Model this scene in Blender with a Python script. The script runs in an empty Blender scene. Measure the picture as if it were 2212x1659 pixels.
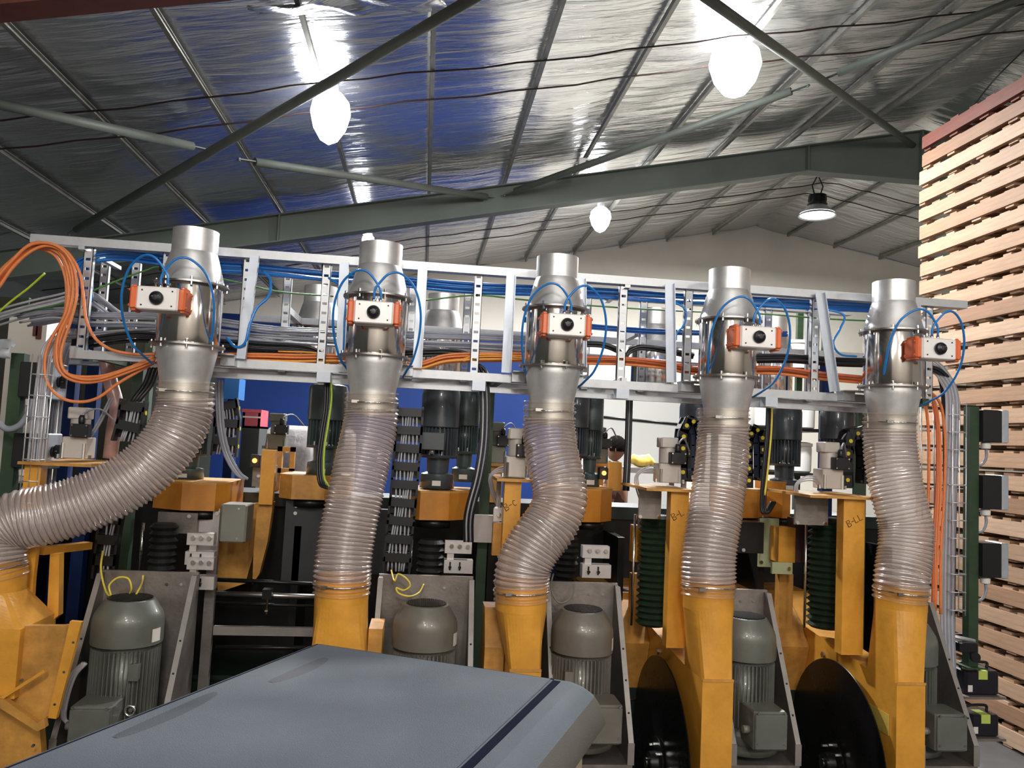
import bpy, math, random
from mathutils import Vector, Matrix
random.seed(7)
R = math.radians
scene = bpy.context.scene
COL = scene.collection

# ------------------------------------------------------------------ camera
F = 1720.0; CX = 1106.0; CY = 829.5
YAW, PITCH, ROLL = .108, .0735, .048
CAM = Vector((0, 0, 2.25))
fw = Vector((math.sin(YAW)*math.cos(PITCH), math.cos(YAW)*math.cos(PITCH), math.sin(PITCH)))
r0 = Vector((math.cos(YAW), -math.sin(YAW), 0)); u0 = r0.cross(fw)
cr = r0*math.cos(ROLL) + u0*math.sin(ROLL); cu = u0*math.cos(ROLL) - r0*math.sin(ROLL)
cam = bpy.data.cameras.new('camera'); co = bpy.data.objects.new('camera', cam); COL.objects.link(co)
cam.sensor_width = 36; cam.lens = F/2212*36; cam.clip_start = .05; cam.clip_end = 200
co.matrix_world = Matrix(((cr.x, cu.x, -fw.x, CAM.x), (cr.y, cu.y, -fw.y, CAM.y), (cr.z, cu.z, -fw.z, CAM.z), (0, 0, 0, 1)))
scene.camera = co
vs = scene.view_settings
vs.view_transform = 'Standard'; vs.look = 'None'; vs.gamma = 1; vs.use_curve_mapping = False
vs.exposure = 0.14
w = bpy.data.worlds.new('world'); scene.world = w; w.use_nodes = True
w.node_tree.nodes['Background'].inputs[0].default_value = (.55, .6, .65, 1)
w.node_tree.nodes['Background'].inputs[1].default_value = .15

def ray(x, y): return fw + cr*((x-CX)/F) - cu*((y-CY)/F)
def A(x, y, Y):                         # point of the place at depth Y seen at photo position x, y
    d = ray(x, y); return CAM + d*(Y/d.y)
def AX(x, y, X):
    d = ray(x, y); return CAM + d*(X/d.x)
def AZ(x, y, Z):
    d = ray(x, y); return CAM + d*((Z-CAM.z)/d.z)
RZ, RX, SL, SR = 7.38, 7.2, .218, .165
def roofz(X): return RZ - (SL*(RX-X) if X < RX else SR*(X-RX))
def AR(x, y, off):                      # point on the roof plane lowered by off
    d = ray(x, y)
    t = (RZ-SL*RX-off-CAM.z)/(d.z-SL*d.x); p = CAM + d*t
    if p.x > RX:
        t = (RZ+SR*RX-off-CAM.z)/(d.z+SR*d.x); p = CAM + d*t
    return p

# ------------------------------------------------------------------ lamps the hall has
def light(name, loc, power, size, col=(1, .96, .9), typ='POINT', rot=None, spread=None):
    l = bpy.data.lights.new(name, typ); l.energy = power; l.color = col
    if typ == 'AREA':
        l.shape = 'DISK'; l.size = size
        if spread: l.spread = spread
    else: l.shadow_soft_size = size
    o = bpy.data.objects.new(name, l); COL.objects.link(o); o.location = loc
    if rot: o.rotation_euler = rot
    return o
# high bay lamps of the hall behind and beside the photographer (out of the frame)
for i, (X, Y, p) in enumerate([(-.2, -2.0, 350), (2.8, -2.4, 200), (7.0, -2.5, 60), (1.4, -5.8, 300), (-3.8, -6, 150), (6.4, -5.6, 200)]):
    light('highbay_light', (X, Y, 4.7), p, .33)

# ------------------------------------------------------------------ materials
MATS = {}
def mat(name, col, rough=.5, metal=0., var=.0, scale=8., bump=0., bscale=60., rvar=.0, emis=None, es=0, spec=.5, stretch=None, coat=0, var2=None):
    m = bpy.data.materials.new(name); m.use_nodes = True; MATS[name] = m
    n = m.node_tree.nodes; l = m.node_tree.links; b = n['Principled BSDF']
    b.inputs['Base Color'].default_value = (*col, 1); b.inputs['Roughness'].default_value = rough
    b.inputs['Metallic'].default_value = metal; b.inputs['Specular IOR Level'].default_value = spec
    b.inputs['Coat Weight'].default_value = coat
    tc = n.new('ShaderNodeTexCoord'); mp = n.new('ShaderNodeMapping'); l.new(tc.outputs['Object'], mp.inputs[0])
    if stretch: mp.inputs['Scale'].default_value = stretch
    if var or rvar:
        t = n.new('ShaderNodeTexNoise'); t.inputs['Scale'].default_value = scale; t.inputs['Detail'].default_value = 6; t.inputs['Roughness'].default_value = .65
        l.new(mp.outputs[0], t.inputs['Vector'])
        if var:
            cr_ = n.new('ShaderNodeValToRGB'); l.new(t.outputs[0], cr_.inputs[0])
            cr_.color_ramp.elements[0].position = .3; cr_.color_ramp.elements[1].position = .68
            c2 = var2 or tuple(c*(1-var) for c in col)
            cr_.color_ramp.elements[0].color = (*c2, 1)
            cr_.color_ramp.elements[1].color = (*[min(1, c*(1+var*.35)) for c in col], 1)
            l.new(cr_.outputs[0], b.inputs['Base Color'])
        if rvar:
            mr = n.new('ShaderNodeMapRange'); l.new(t.outputs[0], mr.inputs[0])
            mr.inputs[3].default_value = max(0.02, rough-rvar); mr.inputs[4].default_value = min(1, rough+rvar)
            l.new(mr.outputs[0], b.inputs['Roughness'])
    if bump:
        t2 = n.new('ShaderNodeTexNoise'); t2.inputs['Scale'].default_value = bscale; t2.inputs['Detail'].default_value = 4
        l.new(mp.outputs[0], t2.inputs['Vector'])
        bp = n.new('ShaderNodeBump'); bp.inputs['Strength'].default_value = bump; bp.inputs['Distance'].default_value = .01
        l.new(t2.outputs[0], bp.inputs['Height']); l.new(bp.outputs[0], b.inputs['Normal'])
    if emis:
        b.inputs['Emission Color'].default_value = (*emis, 1); b.inputs['Emission Strength'].default_value = es
    return m
M = {}
M['yellow'] = mat('yellow paint', (.78, .36, .045), .38, var=.3, scale=3.5, bump=.15, bscale=25, rvar=.1, coat=.15)
M['yellow_dirty'] = mat('dusty yellow paint', (.62, .30, .06), .55, var=.45, scale=6, bump=.2, bscale=30, rvar=.1)
M['dust'] = mat('saw dust settled on paint', (.52, .34, .14), .9, var=.35, scale=9)
M['galv'] = mat('galvanised sheet', (.84, .83, .83), .40, .75, var=.12, scale=14, rvar=.1)
M['alu'] = mat('dull zinc steel', (.50, .51, .53), .45, .8, var=.15, scale=12, rvar=.08)
M['white_alu'] = mat('white aluminium bar', (.52, .56, .63), .42, .5, var=.1)
M['inox'] = mat('polished stainless steel', (.70, .66, .63), .13, 1., var=.06, scale=4, stretch=(3, 3, .3), rvar=.05)
M['flange'] = mat('steel flange', (.42, .40, .38), .35, 1., var=.2)
M['steel'] = mat('brown stained steel plate', (.30, .265, .24), .5, .7, var=.4, scale=5, bump=.1, rvar=.1)
M['cutedge'] = mat('milled steel edge', (.30, .275, .255), .5, .4, var=.2, scale=10)
M['motor'] = mat('grey green motor paint', (.15, .155, .135), .38, .15, var=.25, scale=6, rvar=.08, coat=.2)
M['motor_brown'] = mat('olive grey motor paint', (.185, .17, .145), .38, .15, var=.25, scale=6, rvar=.08, coat=.2)
M['motor_dark'] = mat('dark blue grey motor paint', (.060, .072, .085), .34, 0, var=.25, scale=6, coat=.25)
M['motor_teal'] = mat('dark green grey motor paint', (.062, .090, .090), .34, 0, var=.25, scale=6, coat=.25)
M['black'] = mat('black plastic', (.012, .012, .014), .38, 0, var=.2)
M['blackrub'] = mat('black rubber', (.02, .02, .022), .5, 0, var=.3, bump=.1)
M['black_steel'] = mat('black steel', (.018, .018, .018), .35, .5, var=.3, rvar=.1)
M['blade'] = mat('blackened steel disc', (.012, .011, .012), .28, .3, var=.3, scale=3, rvar=.08)
M['dkpanel'] = mat('charcoal panel', (.03, .032, .036), .5, 0, var=.3)
M['silver'] = mat('machined aluminium block', (.62, .58, .57), .42, .6, var=.15)
M['chrome'] = mat('bright bolt', (.85, .84, .82), .15, 1)
M['orange_cap'] = mat('orange end cap', (.80, .16, .045), .35, 0, var=.1, coat=.2)
M['white_box'] = mat('white actuator housing', (.90, .86, .84), .35, .1, var=.05)
M['blue_tube'] = mat('blue air tube', (.01, .20, .62), .28, 0, coat=.3)
M['blue_dark'] = mat('dark blue air tube', (.008, .13, .48), .3, 0, coat=.3)
M['blue_paint'] = mat('blue steel paint', (.006, .022, .10), .6, 0, spec=.2, var=.2)
M['grey_cable'] = mat('grey cable jacket', (.28, .29, .34), .42, 0, var=.15)
M['lgrey_cable'] = mat('light grey cable jacket', (.46, .46, .50), .42, 0, var=.15)
M['black_cable'] = mat('black cable jacket', (.015, .015, .018), .35, 0)
M['green_cable'] = mat('green cable', (.07, .22, .05), .45, 0)
M['lime_cable'] = mat('yellow green cable', (.45, .62, .04), .4, 0)
M['yellow_cable'] = mat('thin yellow cable', (.75, .60, .08), .4, 0)
M['orange_cable'] = mat('orange cable', (.80, .25, .08), .45, 0, var=.12, scale=30)
M['amber_cable'] = mat('amber orange cable', (.88, .38, .06), .4, 0, var=.1)
M['red_cable'] = mat('red orange cable', (.68, .15, .06), .4, 0, var=.1)
M['green_paint'] = mat('dark green machine paint', (.030, .062, .030), .5, 0, var=.35, scale=7)
M['green_bed'] = mat('bottle green machine bed', (.006, .018, .012), .45, 0, var=.3)
M['rafter'] = mat('grey green steel paint', (.125, .150, .130), .55, 0, var=.22, scale=1.2, bump=.05)
M['brace'] = mat('pale grey green pipe paint', (.135, .152, .132), .55, .1, var=.2, scale=3)
M['purlin'] = mat('zinc purlin', (.34, .335, .30), .45, .7, var=.3, scale=5)
M['redrod'] = mat('red oxide rod', (.035, .014, .011), .6, 0, var=.3)
M['redox'] = mat('red oxide steel', (.14, .035, .025), .6, 0, var=.3)
M['cream'] = mat('cream wall paint', (.68, .63, .56), .7, 0, var=.1, scale=.8, bump=.1, bscale=15)
M['wall_blue'] = mat('deep blue wall paint', (.005, .027, .145), .6, 0, spec=.25, var=.12, scale=1.5)
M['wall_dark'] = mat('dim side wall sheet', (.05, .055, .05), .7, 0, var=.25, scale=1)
M['floor'] = mat('grey concrete floor', (.075, .072, .07), .6, 0, var=.35, scale=2, bump=.15, bscale=30, rvar=.1)
M['cover'] = mat('blue grey textured plastic', (.128, .155, .188), .62, 0, var=.10, scale=5, bump=.35, bscale=420, spec=.4)
M['cover_pad'] = mat('blue grey plastic darkened for recess shade', (.062, .075, .094), .6, 0, var=.08, bump=.3, bscale=420)  # shade of the lid's recesses put in as darker plastic
M['cover_side'] = mat('taupe grey plastic', (.14, .135, .12), .6, 0, var=.1, bump=.3, bscale=420)
M['cream_body'] = mat('cream cabinet paint', (.52, .45, .32), .5, 0, var=.08)
M['groove'] = mat('dark blue groove shade', (.008, .012, .028), .9, spec=.1)  # shade of the lid's slot and rim step put into a dark colour
M['paper'] = mat('pale label', (.70, .66, .60), .6)
M['ylabel'] = mat('faded yellow sticker', (.70, .50, .10), .5, var=.25, scale=30)
M['jbox'] = mat('olive grey junction box', (.20, .20, .165), .5, 0, var=.12)
M['bellows'] = mat('green black bellows cloth', (.02, .045, .025), .5, 0, var=.4, scale=10)
M['bellows_k'] = mat('black bellows rubber', (.016, .016, .016), .5, 0, var=.3)
M['palegreen'] = mat('pale yellow green powder coat', (.42, .45, .26), .5, 0, var=.15)
M['maroon'] = mat('maroon primer block', (.07, .03, .03), .5, .2, var=.2)
M['ink'] = mat('black marker ink', (.04, .02, .01), .8)
M['dot'] = mat('yellow plastic pivot', (.85, .70, .03), .4)
M['glow_orange'] = mat('small orange indicator', (1, .3, .05), .4, emis=(1, .25, .04), es=6)
M['white_plastic'] = mat('white plastic', (.80, .78, .74), .4)
M['pink_crate'] = mat('pink red crate plastic', (.65, .10, .13), .45, 0, var=.2)
M['grey_wrap'] = mat('clear stretch film over bales', (.45, .42, .42), .2, 0, var=.4, scale=6, bump=1., bscale=9, rvar=.15)
M['skin'] = mat('skin', (.38, .20, .13), .5, 0, var=.1)
M['servo'] = mat('beige grey servo casting', (.56, .51, .47), .45, .2, var=.08)
M['hair'] = mat('black hair', (.010, .007, .006), .9, 0, spec=.1, var=.3, bump=.6, bscale=200)
M['shirt'] = mat('dull maroon work shirt', (.12, .055, .05), .8, 0, var=.2)
M['trousers'] = mat('dark work trousers', (.03, .035, .045), .85, 0, var=.2)
M['denim'] = M['trousers']
M['battery'] = mat('black case plastic', (.015, .013, .02), .35, 0, var=.3)
M['lime_label'] = mat('yellow green label', (.50, .60, .12), .5)
M['film'] = mat('thin grey plastic film', (.45, .47, .5), .25, 0, var=.2)
woods = [(.37, .222, .13), (.41, .262, .16), (.31, .18, .10), (.45, .30, .195), (.28, .155, .088), (.35, .222, .135)]
for i, c in enumerate(woods):
    M['wood%d' % i] = mat('pine board %s' % 'abcdef'[i], c, .65, 0, var=.3, scale=3, stretch=(12, .8, 12), bump=.15, bscale=20)
M['wood_red'] = mat('red brown stained board', (.17, .048, .028), .65, 0, var=.3, scale=3, stretch=(12, .8, 12), bump=.15, bscale=20)

def emissive(name, col, s):
    m = bpy.data.materials.new(name); m.use_nodes = True; n = m.node_tree.nodes; b = n['Principled BSDF']
    b.inputs['Base Color'].default_value = (1, 1, 1, 1); b.inputs['Emission Color'].default_value = (*col, 1); b.inputs['Emission Strength'].default_value = s
    return m
M['lamp'] = emissive('lit lamp glass', (.97, .98, 1), 32)
M['lamp_soft'] = emissive('lit diffuser', (.97, 1, .95), 7)

# crinkled foil under the roof sheets
def foil():
    m = bpy.data.materials.new('crinkled silver foil insulation'); m.use_nodes = True
    n = m.node_tree.nodes; l = m.node_tree.links; b = n['Principled BSDF']
    b.inputs['Metallic'].default_value = .93; b.inputs['Roughness'].default_value = .2
    tc = n.new('ShaderNodeTexCoord')
    def noise(sc, scale, det=4, dist=0.):
        mp = n.new('ShaderNodeMapping'); mp.inputs['Scale'].default_value = sc; l.new(tc.outputs['Object'], mp.inputs[0])
        t = n.new('ShaderNodeTexNoise'); t.inputs['Scale'].default_value = scale; t.inputs['Detail'].default_value = det; t.inputs['Distortion'].default_value = dist
        l.new(mp.outputs[0], t.inputs['Vector']); return t
    t1 = noise((.55, 3.6, 1), 1.6, 4, .5)        # long folds across the hall
    t2 = noise((1.2, 12, 1), 2.2, 3, .3)       # fine creases
    t3 = noise((.25, .35, 1), 1.2, 2)
    mx = n.new('ShaderNodeMath'); mx.operation = 'MULTIPLY_ADD'; l.new(t2.outputs[0], mx.inputs[0]); mx.inputs[1].default_value = .16; l.new(t1.outputs[0], mx.inputs[2])
    bp = n.new('ShaderNodeBump'); bp.inputs['Strength'].default_value = .45; bp.inputs['Distance'].default_value = .05
    l.new(mx.outputs[0], bp.inputs['Height']); l.new(bp.outputs[0], b.inputs['Normal'])
    cr_ = n.new('ShaderNodeValToRGB'); l.new(t3.outputs[0], cr_.inputs[0])
    cr_.color_ramp.elements[0].position = .35; cr_.color_ramp.elements[1].position = .6
    cr_.color_ramp.elements[0].color = (.50, .51, .52, 1); cr_.color_ramp.elements[1].color = (.72, .73, .74, 1)
    l.new(cr_.outputs[0], b.inputs['Base Color'])
    mr = n.new('ShaderNodeMapRange'); l.new(t2.outputs[0], mr.inputs[0]); mr.inputs[3].default_value = .12; mr.inputs[4].default_value = .3
    l.new(mr.outputs[0], b.inputs['Roughness'])
    return m
M['foil'] = foil()

# clear pvc suction hose
def hosemat(name, tint, tr, dcol, top=.85):
    m = bpy.data.materials.new(name); m.use_nodes = True; n = m.node_tree.nodes; l = m.node_tree.links
    out = n['Material Output']; b = n['Principled BSDF']
    b.inputs['Base Color'].default_value = (*dcol, 1); b.inputs['Roughness'].default_value = .16; b.inputs['Specular IOR Level'].default_value = .9
    b.inputs['Coat Weight'].default_value = 1.; b.inputs['Coat Roughness'].default_value = .1; b.inputs['Coat IOR'].default_value = 1.7
    t = n.new('ShaderNodeBsdfTransparent'); t.inputs[0].default_value = (*tint, 1)
    lw = n.new('ShaderNodeLayerWeight'); lw.inputs[0].default_value = .35
    mr = n.new('ShaderNodeMapRange'); l.new(lw.outputs['Facing'], mr.inputs[0]); mr.inputs[3].default_value = 1-tr; mr.inputs[4].default_value = top
    gl = n.new('ShaderNodeBsdfAnisotropic'); gl.inputs['Color'].default_value = (1, .96, .94, 1); gl.inputs['Roughness'].default_value = .24
    m2 = n.new('ShaderNodeMixShader'); m2.inputs[0].default_value = .34; l.new(b.outputs[0], m2.inputs[1]); l.new(gl.outputs[0], m2.inputs[2])
    mx = n.new('ShaderNodeMixShader'); l.new(mr.outputs[0], mx.inputs[0]); l.new(t.outputs[0], mx.inputs[1]); l.new(m2.outputs[0], mx.inputs[2])
    l.new(mx.outputs[0], out.inputs[0]); return m
M['hose'] = hosemat('clear grey pvc', (.95, .92, .91), .56, (.78, .67, .63))
M['hose_end'] = hosemat('clear pvc cuff', (.98, .95, .90), .9, (.62, .52, .44), .5)
M['wire'] = mat('steel spiral wire', (.20, .16, .15), .4, .4)
M['shaded_yellow'] = mat('yellow paint toned for shade', (.60, .23, .025), .42, var=.3, scale=4, rvar=.1, coat=.1)  # yellow paint with the gear housings' shade put into its colour
M['olive_dark'] = mat('dark olive sheet', (.035, .037, .024), .7, var=.3, scale=2)

# ------------------------------------------------------------------ mesh helpers
class MB:
    def __init__(s): s.v = []; s.f = []; s.sm = []; s.mi = []; s.k = 0
    def add(s, vs_, fs, smooth=False):
        o = len(s.v); s.v += [Vector(v) for v in vs_]
        for f in fs: s.f.append([i+o for i in f]); s.sm.append(smooth); s.mi.append(s.k)
        return s
    def bx(s, x0, x1, y0, y1, z0, z1, M_=None):
        v = [Vector((x, y, z)) for x in (x0, x1) for y in (y0, y1) for z in (z0, z1)]
        if M_: v = [M_ @ p for p in v]
        return s.add(v, [(0, 1, 3, 2), (4, 6, 7, 5), (0, 4, 5, 1), (2, 3, 7, 6), (0, 2, 6, 4), (1, 5, 7, 3)])
    def cb(s, c, sx, sy, sz, rot=None):
        m = Matrix.Translation(c)
        if rot: m = m @ rot.to_4x4()
        return s.bx(-sx/2, sx/2, -sy/2, sy/2, -sz/2, sz/2, m)
    def bev(s, x0, x1, y0, y1, z0, z1, b=.01):      # box with chamfered vertical edges and top
        p = [(x0+b, y0), (x1-b, y0), (x1, y0+b), (x1, y1-b), (x1-b, y1), (x0+b, y1), (x0, y1-b), (x0, y0+b)]
        cx, cy = (x0+x1)/2, (y0+y1)/2
        def ring(z, k): return [(x+(b if x < cx else -b)*k, y+(b if y < cy else -b)*k, z) for x, y in p]
        V = ring(z0, .6)+ring(z0+b*.6, 0)+ring(z1-b*.6, 0)+ring(z1, .6)
        fs = [tuple(range(7, -1, -1)), tuple(range(24, 32))]
        for r in range(3):
            for i in range(8): fs.append((r*8+i, r*8+(i+1) % 8, r*8+8+(i+1) % 8, r*8+8+i))
        return s.add(V, fs)
    def beam(s, a, b, w, h, up=Vector((0, 0, 1))):     # square bar between two points
        a = Vector(a); b = Vector(b); d = (b-a); L = d.length; d.normalize()
        x = d.cross(up)
        if x.length < 1e-4: x = Vector((1, 0, 0))
        x.normalize(); z = x.cross(d).normalized()
        m = Matrix(((x.x, d.x, z.x, a.x), (x.y, d.y, z.y, a.y), (x.z, d.z, z.z, a.z), (0, 0, 0, 1)))
        return s.bx(-w/2, w/2, 0, L, -h/2, h/2, m)
    def prism(s, poly, axis, a, b):        # poly of 2D points in the plane normal to axis
        n = len(poly)
        def P(u, w_, t):
            return {'X': (t, u, w_), 'Y': (u, t, w_), 'Z': (u, w_, t)}[axis]
        V = [P(u, q, a) for u, q in poly]+[P(u, q, b) for u, q in poly]
        fs = [tuple(range(n-1, -1, -1)), tuple(range(n, 2*n))]+[(i, (i+1) % n, n+(i+1) % n, n+i) for i in range(n)]
        return s.add(V, fs)
    def lathe(s, prof, c, seg=40, ax='Z', smooth=True, caps=True, scale=(1, 1)):
        c = Vector(c); V = []
        if smooth:                      # hard corners of the profile get a ring of their own on each side
            q = [prof[0]]
            for k in range(1, len(prof)-1):
                u = Vector((prof[k][0]-prof[k-1][0], prof[k][1]-prof[k-1][1])); v_ = Vector((prof[k+1][0]-prof[k][0], prof[k+1][1]-prof[k][1]))
                q.append(prof[k])
                if u.length > 1e-6 and v_.length > 1e-6 and u.angle(v_) > .42: q.append(prof[k])
            prof = q+[prof[-1]]
        n = len(prof)
        for r, z in prof:
            for i in range(seg):
                a = 2*math.pi*i/seg; x, y = r*math.cos(a)*scale[0], r*math.sin(a)*scale[1]
                V.append(c+Vector({'Z': (x, y, z), 'Y': (x, z, -y), 'X': (z, x, y)}[ax]))
        fs = []
        for k in range(n-1):
            if prof[k] == prof[k+1]: continue
            for i in range(seg): fs.append((k*seg+i, k*seg+(i+1) % seg, (k+1)*seg+(i+1) % seg, (k+1)*seg+i))
        s.add(V, fs, smooth)
        if caps:
            o = len(s.v)-len(V)
            s.f.append([o+i for i in range(seg-1, -1, -1)]); s.sm.append(False); s.mi.append(s.k)
            s.f.append([o+(n-1)*seg+i for i in range(seg)]); s.sm.append(False); s.mi.append(s.k)
        return s
    def cyl(s, c, r, h, ax='Z', seg=24, b=0):
        if b: p = [(r-b, 0), (r, b), (r, h-b), (r-b, h)]
        else: p = [(r, 0), (r, h)]
        return s.lathe(p, c, seg, ax, smooth=bool(seg > 8))
    def tube(s, pts, r, seg=10, rad=None, closed=False):
        pts = [Vector(p) for p in pts]; n = len(pts); V = []
        t0 = (pts[1]-pts[0]).normalized()
        nrm = t0.orthogonal().normalized()
        for i, p in enumerate(pts):
            t = (pts[min(i+1, n-1)]-pts[max(i-1, 0)])
            if t.length < 1e-9: t = t0
            t.normalize(); nrm = (nrm-t*nrm.dot(t))
            if nrm.length < 1e-6: nrm = t.orthogonal()
            nrm.normalize(); bn = t.cross(nrm)
            rr = rad(i) if rad else r
            for k in range(seg):
                a = 2*math.pi*k/seg; q = rr if not callable(rr) else rr(a)
                V.append(p+nrm*(math.cos(a)*q)+bn*(math.sin(a)*q))
        fs = []
        for i in range(n-1):
            for k in range(seg): fs.append((i*seg+k, i*seg+(k+1) % seg, (i+1)*seg+(k+1) % seg, (i+1)*seg+k))
        s.add(V, fs, True)
        if not closed:
            o = len(s.v)-len(V)
            s.f.append([o+i for i in range(seg-1, -1, -1)]); s.sm.append(False); s.mi.append(s.k)
            s.f.append([o+(n-1)*seg+i for i in range(seg)]); s.sm.append(False); s.mi.append(s.k)
        return s
    def sphere(s, c, r, sc=(1, 1, 1), seg=20, rings=12):
        c = Vector(c); V = []
        for j in range(rings+1):
            th = math.pi*j/rings
            for i in range(seg):
                a = 2*math.pi*i/seg
                V.append(c+Vector((r*sc[0]*math.sin(th)*math.cos(a), r*sc[1]*math.sin(th)*math.sin(a), r*sc[2]*math.cos(th))))
        fs = [(j*seg+i, (j+1)*seg+i, (j+1)*seg+(i+1) % seg, j*seg+(i+1) % seg) for j in range(rings) for i in range(seg)]
        return s.add(V, fs, True)
    def torus(s, c, R_, r, ax='Z', seg=32, ts=8):
        pts = []
        for i in range(seg+1):
            a = 2*math.pi*i/seg; x, y = R_*math.cos(a), R_*math.sin(a)
            pts.append(Vector(c)+Vector({'Z': (x, y, 0), 'Y': (x, 0, y), 'X': (0, x, y)}[ax]))
        return s.tube(pts, r, ts, closed=True)

def smooth_path(pts, n=8):
    P = [Vector(p) for p in pts]; P = [P[0]*2-P[1]]+P+[P[-1]*2-P[-2]]; out = []
    for i in range(1, len(P)-2):
        a, b, c, d = P[i-1:i+3]
        for k in range(n):
            t = k/n
            out.append(.5*((2*b)+(c-a)*t+(2*a-5*b+4*c-d)*t*t+(3*b-a-3*c+d)*t**3))
    out.append(P[-2]); return out
def resample(pts, step):
    out = [pts[0]]; acc = 0
    for i in range(1, len(pts)):
        seg = (pts[i]-pts[i-1]).length; d = step-acc
        while d <= seg:
            out.append(pts[i-1].lerp(pts[i], d/seg)); d += step
        acc = (acc+seg) % step
    return out

def thing(name, label, cat, loc=(0, 0, 0), group=None):
    o = bpy.data.objects.new(name, None); COL.objects.link(o); o.location = loc; o.empty_display_size = .1
    o['label'] = label; o['category'] = cat
    if group: o['group'] = group
    return o
def build(name, mb, mats, parent=None, label=None):
    me = bpy.data.meshes.new(name)
    off = Vector((0, 0, 0)); p = parent
    while p is not None: off += Vector(p.location); p = p.parent
    me.from_pydata([tuple(v-off) for v in mb.v], [], mb.f)
    if not isinstance(mats, (list, tuple)): mats = [mats]
    for m in mats: me.materials.append(m)
    me.polygons.foreach_set('use_smooth', mb.sm); me.polygons.foreach_set('material_index', mb.mi)
    me.update()
    o = bpy.data.objects.new(name, me); COL.objects.link(o)
    if parent: o.parent = parent
    if label: o['label'] = label
    return o
def single(name, mb, mats, label, cat, group=None):      # a thing that is one mesh, origin at its base
    lo = Vector((min(v.x for v in mb.v), min(v.y for v in mb.v), min(v.z for v in mb.v)))
    hi = Vector((max(v.x for v in mb.v), max(v.y for v in mb.v), max(v.z for v in mb.v)))
    c = (lo+hi)/2; c.z = lo.z
    mb.v = [v-c for v in mb.v]
    o = build(name, mb, mats); o.location = c; o['label'] = label; o['category'] = cat
    if group: o['group'] = group
    return o
def struct(name, mb, mats, parent=None):
    o = build(name, mb, mats, parent)
    if not parent: o['kind'] = 'structure'
    return o
def dup(root, loc, label=None):
    r = root.copy(); COL.objects.link(r); r.location = loc
    if label: r['label'] = label
    for ch in list(root.children):
        c = ch.copy(); COL.objects.link(c); c.parent = r
        for g in ch.children:
            d = g.copy(); COL.objects.link(d); d.parent = c
    return r
def cable(name, pts, r, m, label, cat='cable', group=None, seg=8, n=8, px=True, parent=None):
    P = [A(*p) for p in pts] if px else pts
    mb = MB().tube(smooth_path(P, n), r, seg)
    if parent: return build(name, mb, m, parent)
    return single(name, mb, m, label, cat, group)
def prect(x0, y0, x1, y1, Y):      # X and z limits of a photo rectangle at depth Y
    xm, ym = (x0+x1)/2, (y0+y1)/2
    return A(x0, ym, Y).x, A(x1, ym, Y).x, A(xm, y1, Y).z, A(xm, y0, Y).z
def pbox(mb, x0, y0, x1, y1, Y, d, b=0):
    X0, X1, z0, z1 = prect(x0, y0, x1, y1, Y)
    return mb.bev(X0, X1, Y, Y+d, z0, z1, b) if b else mb.bx(X0, X1, Y, Y+d, z0, z1)
ORD = ['first', 'second', 'third', 'fourth', 'fifth', 'sixth', 'seventh', 'eighth', 'ninth', 'tenth', 'eleventh', 'twelfth', 'thirteenth', 'fourteenth', 'fifteenth', 'sixteenth', 'seventeenth', 'eighteenth', 'nineteenth', 'twentieth', 'twenty-first', 'twenty-second', 'twenty-third', 'twenty-fourth', 'twenty-fifth', 'twenty-sixth', 'twenty-seventh', 'twenty-eighth', 'twenty-ninth', 'thirtieth', 'thirty-first']
# ------------------------------------------------------------------ the hall
XL, XR, YN, YF = -6.5, 16., -9., 17.
struct('floor', MB().bx(XL, XR, YN, YF, -.1, 0), M['floor'])
# far wall: gable, blue lower coat on its left, cream elsewhere
XB, ZB = 3.1, 4.65
mb = MB().prism([(XL, 0), (XR, 0), (XR, roofz(XR)), (RX, RZ), (XL, roofz(XL))], 'Y', YF, YF+.2)
struct('wall_back', mb, M['cream'])
struct('trim_1', MB().bx(-4.3, XB, YF-.012, YF, 0, ZB), M['wall_blue'])
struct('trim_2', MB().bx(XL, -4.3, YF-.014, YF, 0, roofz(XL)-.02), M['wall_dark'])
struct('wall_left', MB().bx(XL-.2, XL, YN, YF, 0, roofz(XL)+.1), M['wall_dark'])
struct('wall_right', MB().bx(XR, XR+.2, YN, YF, 0, roofz(XR)+.1), M['cream'])
mb = MB().prism([(XL, 0), (XR, 0), (XR, roofz(XR)), (RX, RZ), (XL, roofz(XL))], 'Y', YN-.2, YN)
struct('wall_front', mb, M['cream'])
# foil ceiling: sagging gently between the purlins
PX = [-5.27, -4.24, -3.15, -2.14, -1.13, -.1, .97, 2.01, 3.07, 4.09, 5.14, 6.2]
def ceiling():
    mb = MB(); nx, ny = 120, 60
    xs = [XL+(RX-XL)*i/nx for i in range(nx+1)]+[RX+(XR-RX)*i/40 for i in range(1, 41)]
    ys = [YN+(YF-YN)*j/ny for j in range(ny+1)]
    V = []
    for x in xs:
        for y in ys:
            ph = ((x-PX[0]) % 1.04)/1.04
            sag = .022*math.sin(math.pi*ph)*(1+.6*math.sin(y*2.1+x*1.3)+.4*math.sin(y*5.3-x))
            V.append((x, y, roofz(x)+.02-sag))
    n = len(ys)
    mb.add(V, [(i*n+j, i*n+j+1, (i+1)*n+j+1, (i+1)*n+j) for i in range(len(xs)-1) for j in range(n-1)], True)
    mb.add([(XL, YN, roofz(XL)+.3), (RX, YN, RZ+.3), (XR, YN, roofz(XR)+.3), (XL, YF, roofz(XL)+.3), (RX, YF, RZ+.3), (XR, YF, roofz(XR)+.3)], [(0, 1, 4, 3), (1, 2, 5, 4)])
    o = struct('ceiling', mb, M['foil']); return o
ceiling()
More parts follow.
